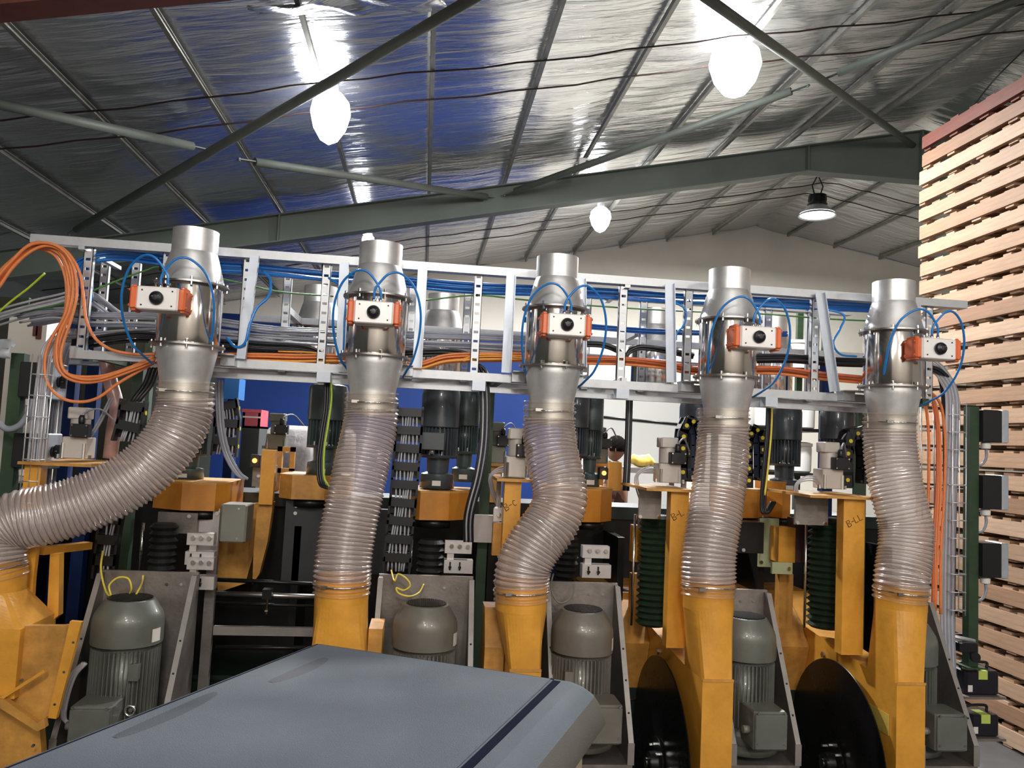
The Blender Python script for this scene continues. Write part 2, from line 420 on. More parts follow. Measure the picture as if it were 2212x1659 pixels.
# steel rafters: welded I section, deeper at the ridge
def rafter(Y, mt, label, name='roof_rafter'):
    t = thing(name, label, 'rafter', (RX, Y, 0))
    def zt(X): return roofz(X)-.16
    XH = 5.41
    def zb(X):
        if X <= XH: return (6.45+(XH-X)*-.2175)
        return 6.45
    mb = MB().prism([(XL, zt(XL)), (XL, zb(XL)), (XH, 6.45), (2*RX-XH, 6.45), (XR, 6.45-(XR-(2*RX-XH))*SR), (XR, zt(XR)), (RX, zt(RX))][::-1], 'Y', Y-.006, Y+.006)
    build('web', mb, mt, t)
    mb = MB()
    for a, b in [((XL, zb(XL)), (XH, 6.45)), ((XH, 6.45), (2*RX-XH, 6.45)), ((2*RX-XH, 6.45), (XR, 6.45-(XR-(2*RX-XH))*SR))]:
        mb.beam((a[0], Y, a[1]), (b[0], Y, b[1]), .2, .016)
    build('bottom_flange', mb, mt, t)
    mb = MB()
    for a, b in [((XL, zt(XL)), (RX, zt(RX))), ((RX, zt(RX)), (XR, zt(XR)))]:
        mb.beam((a[0], Y, a[1]), (b[0], Y, b[1]), .2, .016)
    build('top_flange', mb, mt, t)
    for X in (XH, -2.1, 2*RX-XH):
        build('stiffener', MB().bx(X-.008, X+.008, Y-.1, Y+.1, zb(min(X, XH))+.01 if X <= XH else 6.45, zt(X)), mt, t)
    build('ridge_plate', MB().bx(RX-.012, RX+.012, Y-.1, Y+.1, 6.46, zt(RX)), mt, t)
    return t
rafter(11, M['rafter'], 'long grey green roof rafter crossing behind the machines, sloping up to the ridge')
rafter(4.96, M['redox'], 'red oxide rafter at the top left edge of the picture')
# wall-side column of the frame
t = thing('steel_column', 'grey green steel column at the left end of the long rafter', 'column', (XL+.25, 11, 0))
build('web', MB().bx(XL+.05, XL+.45, 10.994, 11.006, 0, 3.9), M['rafter'], t)
build('flange', MB().bx(XL+.45, XL+.465, 10.9, 11.1, 0, 3.9), M['rafter'], t)
build('base_plate', MB().bx(XL+.02, XL+.55, 10.8, 11.2, 0, .02), M['rafter'], t)
# purlins: one per line of the roof, thin C sections
def purlin(X, i, side):
    mb = MB()
    z = roofz(X)
    mb.bx(X-.020, X+.020, YN+.1, YF-.05, z-.065, z-.06); mb.bx(X-.020, X-.016, YN+.1, YF-.05, z-.06, z-.01); mb.bx(X-.022, X+.012, YN+.1, YF-.05, z-.012, z-.006)
    mb.bx(X+.016, X+.020, YN+.1, YF-.05, z-.06, z-.05)
    single('roof_purlin', mb, M['purlin'], 'thin zinc roof purlin under the foil, %s one %s of the ridge' % (ORD[i], side), 'purlin', 'roof purlins under the foil')
for i, X in enumerate(PX[::-1]): purlin(X, i, 'left')
for i in range(6): purlin(RX+.75+1.1*i, i, 'right')
# red oxide sag rods across the purlins
for Y, nm in [(7.35, 'nearer of the pair before the long rafter'), (7.98, 'farther of the pair before the long rafter'), (13.6, 'nearer of the pair behind the long rafter'), (14.25, 'farther of the pair behind the long rafter')]:
    mb = MB()
    pts = []
    X = XL+.2
    while X < 13:
        pts.append((X, Y+.03*math.sin(X*1.7), roofz(X)-.08-.012*math.sin(X*6))); X += .35
    mb.tube(pts, .009, 6)
    single('sag_rod', mb, M['redrod'], 'thin red brown rod across the roof purlins, ' + nm, 'rod', 'rods tying the roof purlins')
# wind braces: pipes with flattened ends
def brace(p, q, label, r=.045):
    t = thing('wind_brace', label, 'brace', p, 'pipe wind braces under the roof')
    p, q = Vector(p), Vector(q); d = (q-p).normalized()
    build('pipe', MB().tube([p+d*.18, p.lerp(q, .5), q-d*.18], r, 14), M['brace'], t)
    for a, s_ in ((p, 1), (q, -1)):
        mb = MB().beam(a-d*.02*s_, a+d*.22*s_, .05, .012); mb.cyl(a+Vector((0, 0, -.02)), .014, .04, seg=6)
        build('end_plate', mb, M['brace'], t)
cross = AR(487, 331, .22)
pa = AR(-260, 168, .3); 
brace(pa, cross+Vector((-.15, -.12, -.02)), 'pale pipe brace from the left picture edge to the brace crossing')
brace(cross+Vector((.12, .1, -.02)), AR(1070, 428, .3), 'pale pipe brace below the left lamp, ending on the rafter')
pb = AR(1180, -95, .34)
brace(pb, AR(150, 505, .34), 'long pipe brace falling from top centre to the lower left, passing the left lamp')
cr2 = AR(1770, 177, .24)
brace(AR(1090, 421, .3), AR(1745, 184, .3), 'pipe brace rising from the rafter middle under the right lamp')
brace(AR(1775, 172, .3), AR(2300, -42, .3), 'pipe brace running up to the top right corner')
brace(AR(1470, -45, .34), AR(1978, 318, .34), 'pipe brace falling from top centre right to the ridge beside the pallets')
# loose sheet torn from the insulation at the top
def torn():
    mb = MB(); V = []; nx, ny = 30, 12
    a, b = AR(560, 30, .06), AR(960, 22, .05)
    for i in range(nx+1):
        for j in range(ny+1):
            p = a.lerp(b, i/nx)
            drop = .16*(j/ny)**1.2*(.6+.4*math.sin(i*.3+.6))
            V.append((p.x+.02*math.sin(j*.5), p.y-.35*(j/ny)+.03*math.sin(i*.5+j*.3), p.z-drop+.015*math.sin(i*.7+j*.5)))
    mb.add(V, [(i*(ny+1)+j, i*(ny+1)+j+1, (i+1)*(ny+1)+j+1, (i+1)*(ny+1)+j) for i in range(nx) for j in range(ny)], True)
    o = single('torn_foil', mb, M['foil'], 'torn flap of foil hanging from the roof at the top edge', 'foil')
    m = o.modifiers.new('t', 'SOLIDIFY'); m.thickness = .003
torn()

# ------------------------------------------------------------------ lamps in view
def bare_lamp(x, y, r, h, label, power, off=.42):
    p = AR(x, y, off); t = thing('highbay_lamp', label, 'lamp', p, 'lit lamps under the roof')
    z = roofz(p.x)
    build('hanger', MB().tube([(p.x, p.y, z-.1), (p.x, p.y, p.z+h*.55)], .008, 6), M['black_steel'], t)
    build('lamp_holder', MB().lathe([(.02, h*.62), (.06, h*.58), (.065, h*.42), (.05, h*.4)], p, 20), M['alu'], t)
    build('bulb', MB().lathe([(.004, -h*.62), (r*.45, -h*.52), (r*.8, -h*.3), (r, 0), (r*.9, h*.22), (r*.55, h*.38), (.04, h*.42)], p, 24), M['lamp'], t, 'white glowing glass')
    light('bulb_light', p-Vector((0, 0, h*.64)), power, .34, (.97, .98, 1), 'AREA')
    return t
bare_lamp(714, 245, .19, .50, 'glaring white lamp beside the long brace at upper left', 260, .26)
bare_lamp(1588, 140, .26, .56, 'largest glaring lamp at upper right near the crossing braces', 330, .28)
bare_lamp(1297, 470, .18, .42, 'small glaring lamp just below the rafter in the far bay', 480, .3)
bare_lamp(795, 520, .10, .26, 'lamp half hidden behind the second nozzle and the rafter', 260, .2)
p = AR(1765, 462, .75); t = thing('highbay_lamp', 'bell shaped high bay lamp with round white lens below the ridge', 'lamp', p, 'lit lamps under the roof')
build('heat_sink', MB().lathe([(.05, .34), (.15, .33), (.16, .25), (.15, .2), (.17, .17), (.16, .14)], p, 24), M['black_steel'], t)
build('reflector', MB().lathe([(.16, .14), (.2, .1), (.31, -.02), (.32, -.04), (.3, -.04), (.19, .08), (.14, .1)], p, 32, caps=False), M['alu'], t)
build('lens', MB().lathe([(.01, -.05), (.2, -.045), (.295, -.02), (.295, 0), (.01, 0)], p, 32), M['lamp_soft'], t, 'glowing white lens')
mb = MB()
for s_ in (-1, 1): mb.tube([p+Vector((s_*.05, 0, .33)), p+Vector((s_*.1, 0, .5)), p+Vector((s_*.02, 0, .66))], .012, 6)
build('hanging_bracket', mb, M['black_steel'], t)
light('lens_light', p-Vector((0, 0, .12)), 520, .25, (.97, 1, .95), 'AREA')
# little camera box on the rafter
q = AR(1263, 352, .16); t = thing('junction_unit', 'small white box clipped under the roof near the rafter middle', 'box', q)
build('housing', MB().bev(q.x-.09, q.x+.09, q.y-.06, q.y+.06, q.z-.05, q.z+.05, .01), M['white_plastic'], t)
build('lens', MB().cyl(q+Vector((.02, -.065, 0)), .02, .01, 'Y', 12), M['black'], t)
build('arm', MB().tube([q+Vector((0, 0, .04)), (q.x, q.y, roofz(q.x)-.1)], .012, 6), M['alu'], t)
# cable along the ridge
cable('roof_cable', [AR(2225, 95, .15), AR(2150, 170, .28), AR(2100, 232, .16)], .01, M['black_cable'], 'black cable drooping under the roof above the pallet stack', px=False)

# ------------------------------------------------------------------ pallet tower
XP, YP0, YP1 = 4.8, 5.62, 7.3
ZP = A(0, 0, 1)  # placeholder
top_z = AX(1988, 292, XP).z
PITCH_P = .1795
NP = int(top_z/PITCH_P)
z0p = 0.0
PITCH_P = top_z/NP
def pallet():
    t = thing('wooden_pallet', 'x', 'pallet', (XP, (YP0+YP1)/2, 0), 'pallets in the tall stack')
    return t
def board_rows():
    protos = []
    for k in range(6):
        rnd = random.Random(k*13+5)
        s = MB().bx(0, .045, -.84, .84, .045, .155); 
        parts = []
        for j, xo in enumerate((0, .52, 1.1)):
            parts.append(('stringer', MB().bx(xo, xo+.045, -.84, .84, .027, PITCH_P-.037), None))
        nb = 8
        for j in range(nb):
            y = -.84+.12*rnd.random()*.3+j*(1.68-.1)/(nb-1); w_ = .085+.04*rnd.random()
            e = rnd.uniform(.004, .035)
            parts.append(('deck_board', MB().bx(e, 1.15, max(y-.01, -.85), min(y+w_, .85), PITCH_P-.037, PITCH_P-.016), None))
        for j in range(5):
            y = -.84+j*(1.68-.1)/4+rnd.uniform(-.03, .03); w_ = .09+.03*rnd.random(); e = rnd.uniform(.004, .035)
            parts.append(('bottom_board', MB().bx(e, 1.15, max(y, -.85), min(y+w_, .85), .005, .027), None))
        protos.append(parts)
    return protos
PR = board_rows()
pm = {}
for lvl in range(NP):
    k = lvl % 6; top = lvl == NP-1
    side = NP-lvl
    lab = ('red brown stained wooden pallet on the very top of the tall stack' if top else
           'wooden pallet in the tall stack, %s from the top' % ORD[side-1] if side <= 31 else 'lowest wooden pallet standing on the floor')
    if lvl == 0: lab = 'wooden pallet at the foot of the tall stack, on the floor'
    rnd = random.Random(lvl*7+1)
    t = thing('wooden_pallet', lab, 'pallet', (XP+rnd.uniform(-.012, .012), (YP0+YP1)/2+rnd.uniform(-.02, .02), lvl*PITCH_P+.001), 'pallets in the tall stack')
    wi = [3, 1, 0, 2, 5, 4, 0, 1, 5][lvl*5 % 9] if not top else 'r'
    for q, (nm, mbp, _) in enumerate(PR[k]):
        w2 = wi if nm == 'stringer' else (wi+q) % 6 if wi != 'r' else 'r'
        key = (k, q, w2)
        if key not in pm:
            me = bpy.data.meshes.new(nm); me.from_pydata([tuple(v) for v in mbp.v], [], mbp.f)
            me.materials.append(M['wood_red'] if w2 == 'r' else M['wood%d' % w2]); pm[key] = me
        o = bpy.data.objects.new(nm, pm[key]); COL.objects.link(o); o.parent = t
# ------------------------------------------------------------------ duct dampers with actuators
PIPES = [-1.16, -.26, .64, 1.56, 2.48]
ZT = 3.21
FRONTN = ['leftmost front nozzle', 'second front nozzle from the left', 'middle front nozzle', 'fourth front nozzle from the left', 'rightmost front nozzle']
def damper(X, Y, label, fine=True, grp='air dampers of the front row', tilt=0, act=0):
    t = thing('duct_damper', label, 'damper', (X, Y, ZT-.9), grp)
    c = (X, Y, ZT)
    build('inlet_tube', MB().lathe([(.104, 0), (.107, 0), (.107, -.112), (.11, -.118), (.104, -.13), (.104, 0)], c, 48, caps=False), M['galv'], t)
    build('upper_cone', MB().lathe([(.1075, -.112), (.111, -.120), (.116, -.136), (.146, -.246), (.150, -.258), (.156, -.27), (.14, -.265), (.105, -.15), (.104, -.112)], c, 48, caps=False), M['galv'], t)
    build('upper_flange', MB().lathe([(.14, -.268), (.172, -.268), (.172, -.276), (.14, -.276)], c, 48), M['flange'], t)
    build('valve_body', MB().lathe([(.146, -.274), (.148, -.28), (.148, -.56), (.146, -.566)], c, 56), M['inox'], t)
    if act is not None: build('lower_flange', MB().lathe([(.14, -.564), (.174, -.564), (.174, -.573), (.14, -.573)], c, 48), M['flange'], t)
    if act is not None: build('lower_cone', MB().lathe([(.14, -.57), (.141, -.595), (.138, -.61), (.119, -.715), (.116, -.728), (.114, -.745), (.114, -.86), (.11, -.86), (.11, -.75), (.13, -.62), (.13, -.57)], c, 48, caps=False), M['galv'], t)
    mb = MB()
    for zf in ((-.272, -.568) if act is not None else (-.272,)):
        for k in range(8):
            a = k*math.pi/4+.25
            mb.cyl((X+.161*math.cos(a), Y+.161*math.sin(a), ZT+zf-.02), .0065, .04, seg=8)
    b_ = build('flange_bolts', mb, M['chrome'], t); b_['kind'] = 'stuff'
    if act is None: return t
    ax = X+act
    zc = ZT-.385; Yf = Y-.19
    a = build('actuator', MB().bev(ax-.092, ax+.092, Yf-.085, Yf+.03, zc-.053, zc+.053, .008), M['white_box'], t, 'white pneumatic actuator housing')
    if fine: pass
    mb = MB()
    for s_ in (-1, 1):
        for sx in (-1, 1): mb.cyl((ax+sx*.066, Yf-.087, zc+s_*.034), .004, .004, 'Y', 8)
    build('screw_heads', mb, M['black_steel'], a)
    build('neck', MB().bx(ax-.04, ax+.04, Yf+.03, Y-.13, zc-.03, zc+.03), M['alu'], a)
    for s_ in (-1, 1):
        e = MB(); x0, x1 = sorted((ax+s_*.092, ax+s_*.122)); e.bev(x0, x1, Yf-.082, Yf+.028, zc-.05, zc+.05, .008)
        e.bev(min(x0, x1)+.004, max(x0, x1)-.004, Yf-.07, Yf+.015, zc-.06, zc+.06, .006)
        for sz in (-1, 1): e.cyl((ax+s_*.122, Yf-.065, zc+sz*.035), .006, .006*s_, 'X', 8); e.cyl((ax+s_*.122, Yf+.012, zc+sz*.035), .006, .006*s_, 'X', 8)
        build('end_cap', e, M['orange_cap'], t, 'orange end cap')
    kn = build('indicator_knob', MB().lathe([(.030, 0), (.031, -.012), (.026, -.022), (.012, -.03), (.001, -.031)], (ax, Yf-.085, zc), 28, 'Y'), M['black'], t, 'round black position indicator')
    build('knob_dots', MB().sphere((ax-.012, Yf-.112, zc+.004), .004).sphere((ax+.014, Yf-.112, zc+.008), .003), M['flange'], kn)
    for s_ in (-1, 1):
        build('push_fitting', MB().cyl((ax+s_*.016+.01, Yf-.03, zc+.053), .008, .022, seg=12).cyl((ax+s_*.016+.01, Yf-.03, zc+.07), .006, .014, seg=6), M['chrome'], t)
    if fine:
        fx, fz, fy = ax+.01, zc+.06, Yf-.03
        def loop(s_):
            P = [(fx-s_*.016, fy, fz+.012), (fx-s_*.014, fy-.004, fz+.05), (fx+s_*.004, fy-.006, fz+.085), (fx+s_*.05, fy-.01, fz+.135), (fx+s_*.105, fy, fz+.14), (fx+s_*.17, fy+.03, fz+.085),
                 (fx+s_*.205, fy+.06, fz-.02), (fx+s_*.205, fy+.10, fz-.14), (fx+s_*.18, fy+.17, fz-.25), (fx+s_*.15, fy+.25, fz-.30), (fx+s_*.13, fy+.33, fz-.33)]
            return P
        for s_ in (-1, 1):
            build('air_tube', MB().tube(smooth_path(loop(s_), 6), .0058, 8), M['blue_tube'], t, 'blue air tube loop')
    return t
ACT = [-.07, .0, .015, .05, .08]
for i, X in enumerate(PIPES):
    damper(X, 4.0, ['steel damper with orange capped actuator above the hose sweeping left',
                    'steel damper with orange capped actuator, second of the front row from the left',
                    'steel damper with orange capped actuator above the S bent middle hose',
                    'steel damper with orange capped actuator above the nearly straight fourth hose',
                    'steel damper with orange capped actuator, rightmost, beside the pallets'][i], act=ACT[i])
ZT = 3.22
for i, X in enumerate([A(692, 650, 5.35).x, A(958, 650, 5.35).x, A(1415, 650, 5.35).x, A(1668, 650, 5.35).x]):
    damper(X, 5.35, ['steel damper behind the rack, left of the second front nozzle',
                     'steel damper behind the rack, right of the second front nozzle',
                     'steel damper behind the rack, left of the fourth front nozzle',
                     'steel damper behind the rack, right of the fourth front nozzle'][i], fine=False, grp='air dampers of the back row', act=None)
ZT = 3.21
# ------------------------------------------------------------------ clear corrugated hoses
def hose(pts, label, cuff_m='hose_end', r=.131, pitch=.0205):
    P = [A(*p) for p in pts]
    t = thing('corrugated_hose', label, 'hose', P[-1], 'clear suction hoses')
    path = resample(smooth_path(P, 16), .0036); n = len(path); seg = 56
    L = n*.0036
    def rad(i):
        s = i*.0036
        e = 1.0
        def f(a):
            ph = s/pitch*2*math.pi-a
            return r+.0058*(1-2*abs(math.sin(ph/2))**1.3)
        return f
    mb = MB().tube(path[14:-12], r, seg, rad=lambda i: rad(i+14), closed=True)
    body = build('hose_wall', mb, M['hose'], t)
    # spiral wire in the grooves
    mb = MB(); W = []
    t0 = (path[1]-path[0]).normalized(); nrm = t0.orthogonal().normalized()
    fr = []
    for i, p in enumerate(path):
        tg = (path[min(i+1, n-1)]-path[max(i-1, 0)]).normalized(); nrm = (nrm-tg*nrm.dot(tg)).normalized(); fr.append((p, nrm.copy(), tg.cross(nrm)))
    turns = L/pitch; K = int(turns*26)
    for k in range(int(.05/pitch*26), K-int(.045/pitch*26)):
        s = k/26*pitch; i = min(int(s/.0036), n-2); u = s/.0036-i
        p = fr[i][0].lerp(fr[i+1][0], min(u, 1)); a = (k/26*2*math.pi+math.pi) % (2*math.pi); q = r-.0034
        W.append(p+fr[i][1]*math.cos(a)*q+fr[i][2]*math.sin(a)*q)
    mb.tube(W, .0009, 5)
    build('spiral_wire', mb, M['wire'], t)
    # cuffs and worm clamps at both ends
    for side, (idx, sg) in enumerate(((0, 1), (n-1, -1))):
        tg = (path[min(idx+3, n-1)]-path[max(idx-3, 0)]).normalized()
        cp = path[idx]
        prof = []
        L_ = .10
        PP = [cp+tg*sg*(L_*j/40-.03) for j in range(41)]
        def rr(j): return lambda a, j=j: r-.002+.005*math.sin(j*.62)
        build('cuff', MB().tube(PP, r, 40, rad=rr, closed=True), M[cuff_m], t)
        mb = MB()
        C0 = cp+tg*sg*.02
        nn = tg.orthogonal().normalized(); bb = tg.cross(nn); ring = []
        for j in range(49):
            a = 2*math.pi*j/48; ring.append(C0+nn*math.cos(a)*(r+.002)+bb*math.sin(a)*(r+.002))
        mb.tube(ring, .0042, 6, closed=True)
        fc = C0+Vector((-.07, -math.sqrt(r*r-.07*.07)-.004, 0))
        mb.cb(fc, .035, .014, .014)
        build('hose_clamp', mb, M['chrome'], t, 'steel worm clamp')
    return t
HOSES = [
 ([(402, 838, 4.0), (398, 890, 4.0), (371, 950, 3.96), (320, 1008, 3.92), (252, 1055, 3.88), (175, 1090, 3.84), (98, 1112, 3.8), (35, 1126, 3.78), (-8, 1156, 3.76), (-16, 1205, 3.75), (-12, 1240, 3.75)], 'clear ribbed hose sweeping down to the left from the leftmost damper'),
 ([(803, 862, 4.0), (801, 910, 4.0), (790, 965, 3.97), (776, 1030, 3.93), (762, 1095, 3.9), (749, 1160, 3.88), (741, 1220, 3.86), (738, 1270, 3.86)], 'clear ribbed hose leaning slightly, second from the left'),
 ([(1187, 880, 4.0), (1186, 925, 4.0), (1192, 985, 3.96), (1206, 1040, 3.92), (1209, 1085, 3.89), (1190, 1130, 3.87), (1158, 1172, 3.85), (1134, 1215, 3.84), (1127, 1250, 3.84), (1126, 1285, 3.84)], 'clear ribbed hose with a sharp S bend in the middle'),
 ([(1563, 895, 4.0), (1562, 945, 4.0), (1558, 1010, 3.96), (1549, 1080, 3.92), (1538, 1150, 3.88), (1531, 1210, 3.86), (1530, 1275, 3.85)], 'nearly straight clear ribbed hose, fourth from the left'),
 ([(1922, 905, 4.0), (1922, 955, 4.0), (1929, 1020, 3.97), (1944, 1085, 3.94), (1957, 1140, 3.92), (1955, 1195, 3.9), (1948, 1245, 3.88), (1945, 1285, 3.88)], 'clear ribbed hose bulging to the right, rightmost of the row'),
]
for hi, (pts, lab) in enumerate(HOSES):
    ht = hose(pts, lab)
    if hi == 1:                        # worn line of black print round the top of the second hose
        c = A(798, 886, 4.0); rnd = random.Random(4); mb = MB()
        for k in range(44):
            if k % 11 == 10: continue
            a = math.radians(-150+k*2.7); q = .1375; h_ = rnd.uniform(.004, .009)
            p = Vector((c.x+q*math.cos(a), c.y+q*math.sin(a), c.z+.002-.010*k/44))
            mb.tube([p, p+Vector((.002*math.sin(k), 0, h_))], .0011, 4)
        build('printed_line', mb, M['ink'], ht, 'worn black printed line')['kind'] = 'stuff'

# ------------------------------------------------------------------ cable rack
YFk, YBk = 4.22, 4.72
zt = A(1106, 588, YFk).z; zbm = A(1000, 812, YFk).z
X0r, X1r = A(65, 515, YFk).x, A(2090, 655, YFk).x
t = thing('cable_rack', 'long open zinc steel cable rack carried behind the row of nozzles', 'rack', ((X0r+X1r)/2, 4.47, zbm-.04))
def angle_rail(Y, z, x0, x1, dirY):
    mb = MB(); mb.bx(x0, x1, Y-.0015, Y+.0015, z-.022, z+.022); y0, y1 = sorted((Y, Y+.06*dirY)); mb.bx(x0, x1, y0, y1, z-.022, z-.018); mb.bx(x0, x1, y0, y1, z+.018, z+.022)
    return mb
xb0, xb1 = A(150, 765, YFk).x, A(1905, 862, YFk).x
build('top_rail', angle_rail(YFk, zt, X0r, X1r, 1), M['alu'], t)
build('top_rail', angle_rail(YBk, zt, X0r+.5, X1r-.45, -1), M['alu'], t)
build('bottom_rail', angle_rail(YFk, zbm, xb0, xb1+.12, 1), M['alu'], t)
build('bottom_rail', angle_rail(YBk, zbm, xb0-.3, xb1+.25, -1), M['alu'], t)
build('lower_tube', MB().beam((xb0+.6, YFk+.1, zbm-.06), (xb1+.1, YFk+.1, zbm-.06), .03, .03), M['alu'], t)
def upright(x, Y, zlo, zhi):
    X = A(x, 700, Y).x; w_ = .046; mb = MB()
    mb.bx(X-w_/2, X-.012, Y, Y+.003, zlo, zhi); mb.bx(X+.012, X+w_/2, Y, Y+.003, zlo, zhi)
    z = zlo
    while z < zhi:
        mb.bx(X-.012, X+.012, Y, Y+.003, z, min(z+.036, zhi)); z += .05
    mb.bx(X-w_/2, X-w_/2+.003, Y, Y+.03, zlo, zhi); mb.bx(X+w_/2-.003, X+w_/2, Y, Y+.03, zlo, zhi)
    build('slotted_upright', mb, M['alu'], t)
for x in [178, 350, 526, 698, 1029, 1345, 1487, 1762, 2008]: upright(x, YFk+.03, zbm, zt)
for x in [215, 283, 615, 888, 1008, 1268, 1390, 1660, 1752]: upright(x, YBk-.04, zbm, zt)
for (xt, yt, xb, yb) in [(551, 553, 521, 775), (744, 568, 736, 768), (913, 583, 901, 795), (1104, 595, 1093, 805), (1255, 602, 1256, 800), (1446, 613, 1449, 826), (1770, 632, 1801, 846)]:
    a, b = A(xt, yt, YFk-.03), A(xb, yb, YFk-.03)
    mb = MB().beam(a, b, .05, .004, Vector((0, 1, 0))); 
    mb.beam(a+Vector((.023, -.012, 0)), b+Vector((.023, -.012, 0)), .004, .026, Vector((0, 1, 0)))
    build('flat_bracket', mb, M['white_alu'], t, 'pale flat bracket on the rack front')
# pale cross plates carrying each damper on the lower rail
for X in PIPES:
    build('damper_bracket', MB().bx(X-.19, X+.19, 4.12, 4.24, zbm+.03, zbm+.035).bx(X-.19, X-.12, 4.16, 4.235, zbm-.02, zbm+.03).bx(X+.12, X+.19, 4.16, 4.235, zbm-.02, zbm+.03), M['alu'], t)
for x in (700, 1035, 1345, 1665):
    X = A(x, 810, YFk).x; build('rail_clamp', MB().bx(X-.035, X+.035, YFk-.02, YFk+.05, zbm-.075, zbm-.022), M['white_alu'], t)
for X in (X0r+.25, X0r+1.7, X0r+3.1, X1r-.3):
    build('cross_bar', MB().beam((X, YFk, zbm+.03), (X, YBk, zbm+.03), .03, .02), M['alu'], t)
    build('cross_bar', MB().beam((X, YFk, zt-.03), (X, YBk, zt-.03), .03, .02), M['alu'], t)
build('rear_rail', MB().bx(X0r+.9, X1r, 5.16, 5.20, 2.94, 2.98), M['alu'], t)
for X in (X0r+1.2, X0r+3.3): build('outrigger', MB().bx(X-.02, X+.02, YBk, 5.2, 2.94, 2.98), M['alu'], t)
# support legs of the rack
for i, (X, Y) in enumerate([(X0r+.35, 4.9), (A(1055, 900, 4.9).x, 4.9), (X1r-.25, 4.9)]):
    build('post', MB().bx(X-.03, X+.03, Y-.03, Y+.03, 0, zbm+.02), M['green_paint'], t, 'dark green post')
    build('post_arm', MB().bx(X-.02, X+.02, YFk, Y, zbm-.02, zbm+.02), M['green_paint'], t)

# ------------------------------------------------------------------ cables lying in the rack
def run(name, ctrl, n, r, m, label, group, sy=.03, sz=.018, seed=0, Y0=4.4, cat='cable', ms=None):
    rnd = random.Random(seed)
    for k in range(n):
        oy = rnd.uniform(-1, 1)*sy; oz = (0 if n == 1 else 1-2*k/(n-1))*sz; ph = rnd.uniform(0, 6)
        P = []
        for j, (x, y, *yy) in enumerate(ctrl):
            p = A(x, y, yy[0] if yy else Y0)
            a_, b_ = ctrl[max(0, j-1)], ctrl[min(len(ctrl)-1, j+1)]
            vert = 1 if abs(b_[1]-a_[1]) > abs(b_[0]-a_[0]) else 0
            P.append(p+Vector(((k-(n-1)/2)*r*1.7*vert, oy+.006*math.sin(j*1.7+ph), oz+.06*sz*math.sin(j*1.1+ph))))
        mm = ms[k % len(ms)] if ms else m
        single(name, MB().tube(smooth_path(P, 6), r, 7), mm, label if n == 1 else label+', '+ORD[k]+' from top', cat, group)
run('air_tube', [(178, 640, 4.32), (176, 590, 4.32), (195, 562, 4.32), (250, 552), (320, 558), (420, 573), (560, 582), (700, 596), (850, 607), (1000, 622), (1150, 628), (1300, 634), (1450, 644), (1600, 650), (1770, 660), (1960, 668)], 9, .0072, M['blue_dark'], 'blue air tube along the rack top', 'blue air tubes along the rack top', .03, .022, 3, 4.34, 'tube', [M['blue_dark'], M['blue_tube'], M['blue_dark']])
run('air_tube', [(180, 600, 4.32), (182, 700, 4.32), (186, 780, 4.35)], 4, .006, M['blue_dark'], 'blue air tube hanging down the left rack upright', 'blue tubes on the left upright', .015, .0, 5, 4.34, 'tube')
run('grey_cable', [(60, 690, 4.6), (130, 680, 4.5), (200, 690), (340, 692), (480, 706), (600, 722), (800, 728), (1000, 735), (1150, 742)], 12, .0062, M['grey_cable'], 'grey cable of the upper bundle in the left rack half', 'grey cables in the left half of the rack', .12, .035, 11, 4.42, 'cable', [M['grey_cable'], M['lgrey_cable'], M['grey_cable']])
run('grey_cable', [(150, 735), (340, 722), (500, 728), (700, 742), (900, 756), (1030, 762), (1260, 775), (1480, 792), (1700, 806)], 9, .006, M['grey_cable'], 'grey cable of the lower bundle along the rack', 'grey cables low in the rack', .12, .022, 12, 4.45, 'cable', [M['grey_cable'], M['lgrey_cable']])
run('black_cable', [(160, 745), (300, 728), (420, 742), (560, 752), (660, 758), (700, 778), (705, 800)], 6, .0075, M['black_cable'], 'black cable in the left half of the rack', 'black cables in the left rack half', .05, .022, 13, 4.36)
run('black_cable', [(860, 765), (960, 762), (1010, 770), (1035, 790), (1046, 815)], 5, .0075, M['black_cable'], 'black cable bending down at the middle of the rack', 'black cables at the rack middle', .03, .015, 14, 4.34)
run('black_cable', [(1240, 742), (1300, 744), (1335, 756), (1350, 772), (1365, 756), (1400, 750), (1500, 768)], 4, .008, M['black_cable'], 'black cable kinked left of the fourth damper', 'black cables left of the fourth damper', .02, .01, 15, 4.33)
run('black_cable', [(1600, 776), (1700, 775), (1800, 782), (1880, 784), (1980, 785), (2020, 800, 4.5), (2044, 850, 4.62), (2050, 1000, 4.62), (2046, 1200, 4.62), (2042, 1400, 4.62)], 6, .0085, M['black_cable'], 'thick black cable leaving the rack beside the right basket', 'thick black cables at the rack right', .04, .02, 16, 4.38)
OC = [M['orange_cable'], M['amber_cable'], M['orange_cable'], M['red_cable']]
run('orange_cable', [(330, 772, 4.26), (420, 784, 4.28), (480, 774), (560, 774), (640, 776), (740, 776), (820, 786), (900, 792), (960, 776), (1030, 772), (1130, 772)], 7, .0068, M['orange_cable'], 'orange cable between the first and third dampers', 'orange cables in the left rack half', .02, .02, 21, 4.3, 'cable', OC)
run('orange_cable', [(1130, 776), (1270, 778), (1350, 780), (1430, 788), (1500, 800), (1600, 800), (1680, 800), (1770, 812), (1860, 820), (1960, 828), (2008, 850, 4.4), (2026, 920, 4.42), (2028, 1050, 4.42), (2020, 1180, 4.42), (2017, 1320, 4.42)], 7, .0085, M['orange_cable'], 'orange cable leaving the rack beside the right wire basket', 'orange cables at the rack right', .03, .018, 22, 4.3, 'cable', [M['orange_cable'], M['red_cable'], M['orange_cable']])
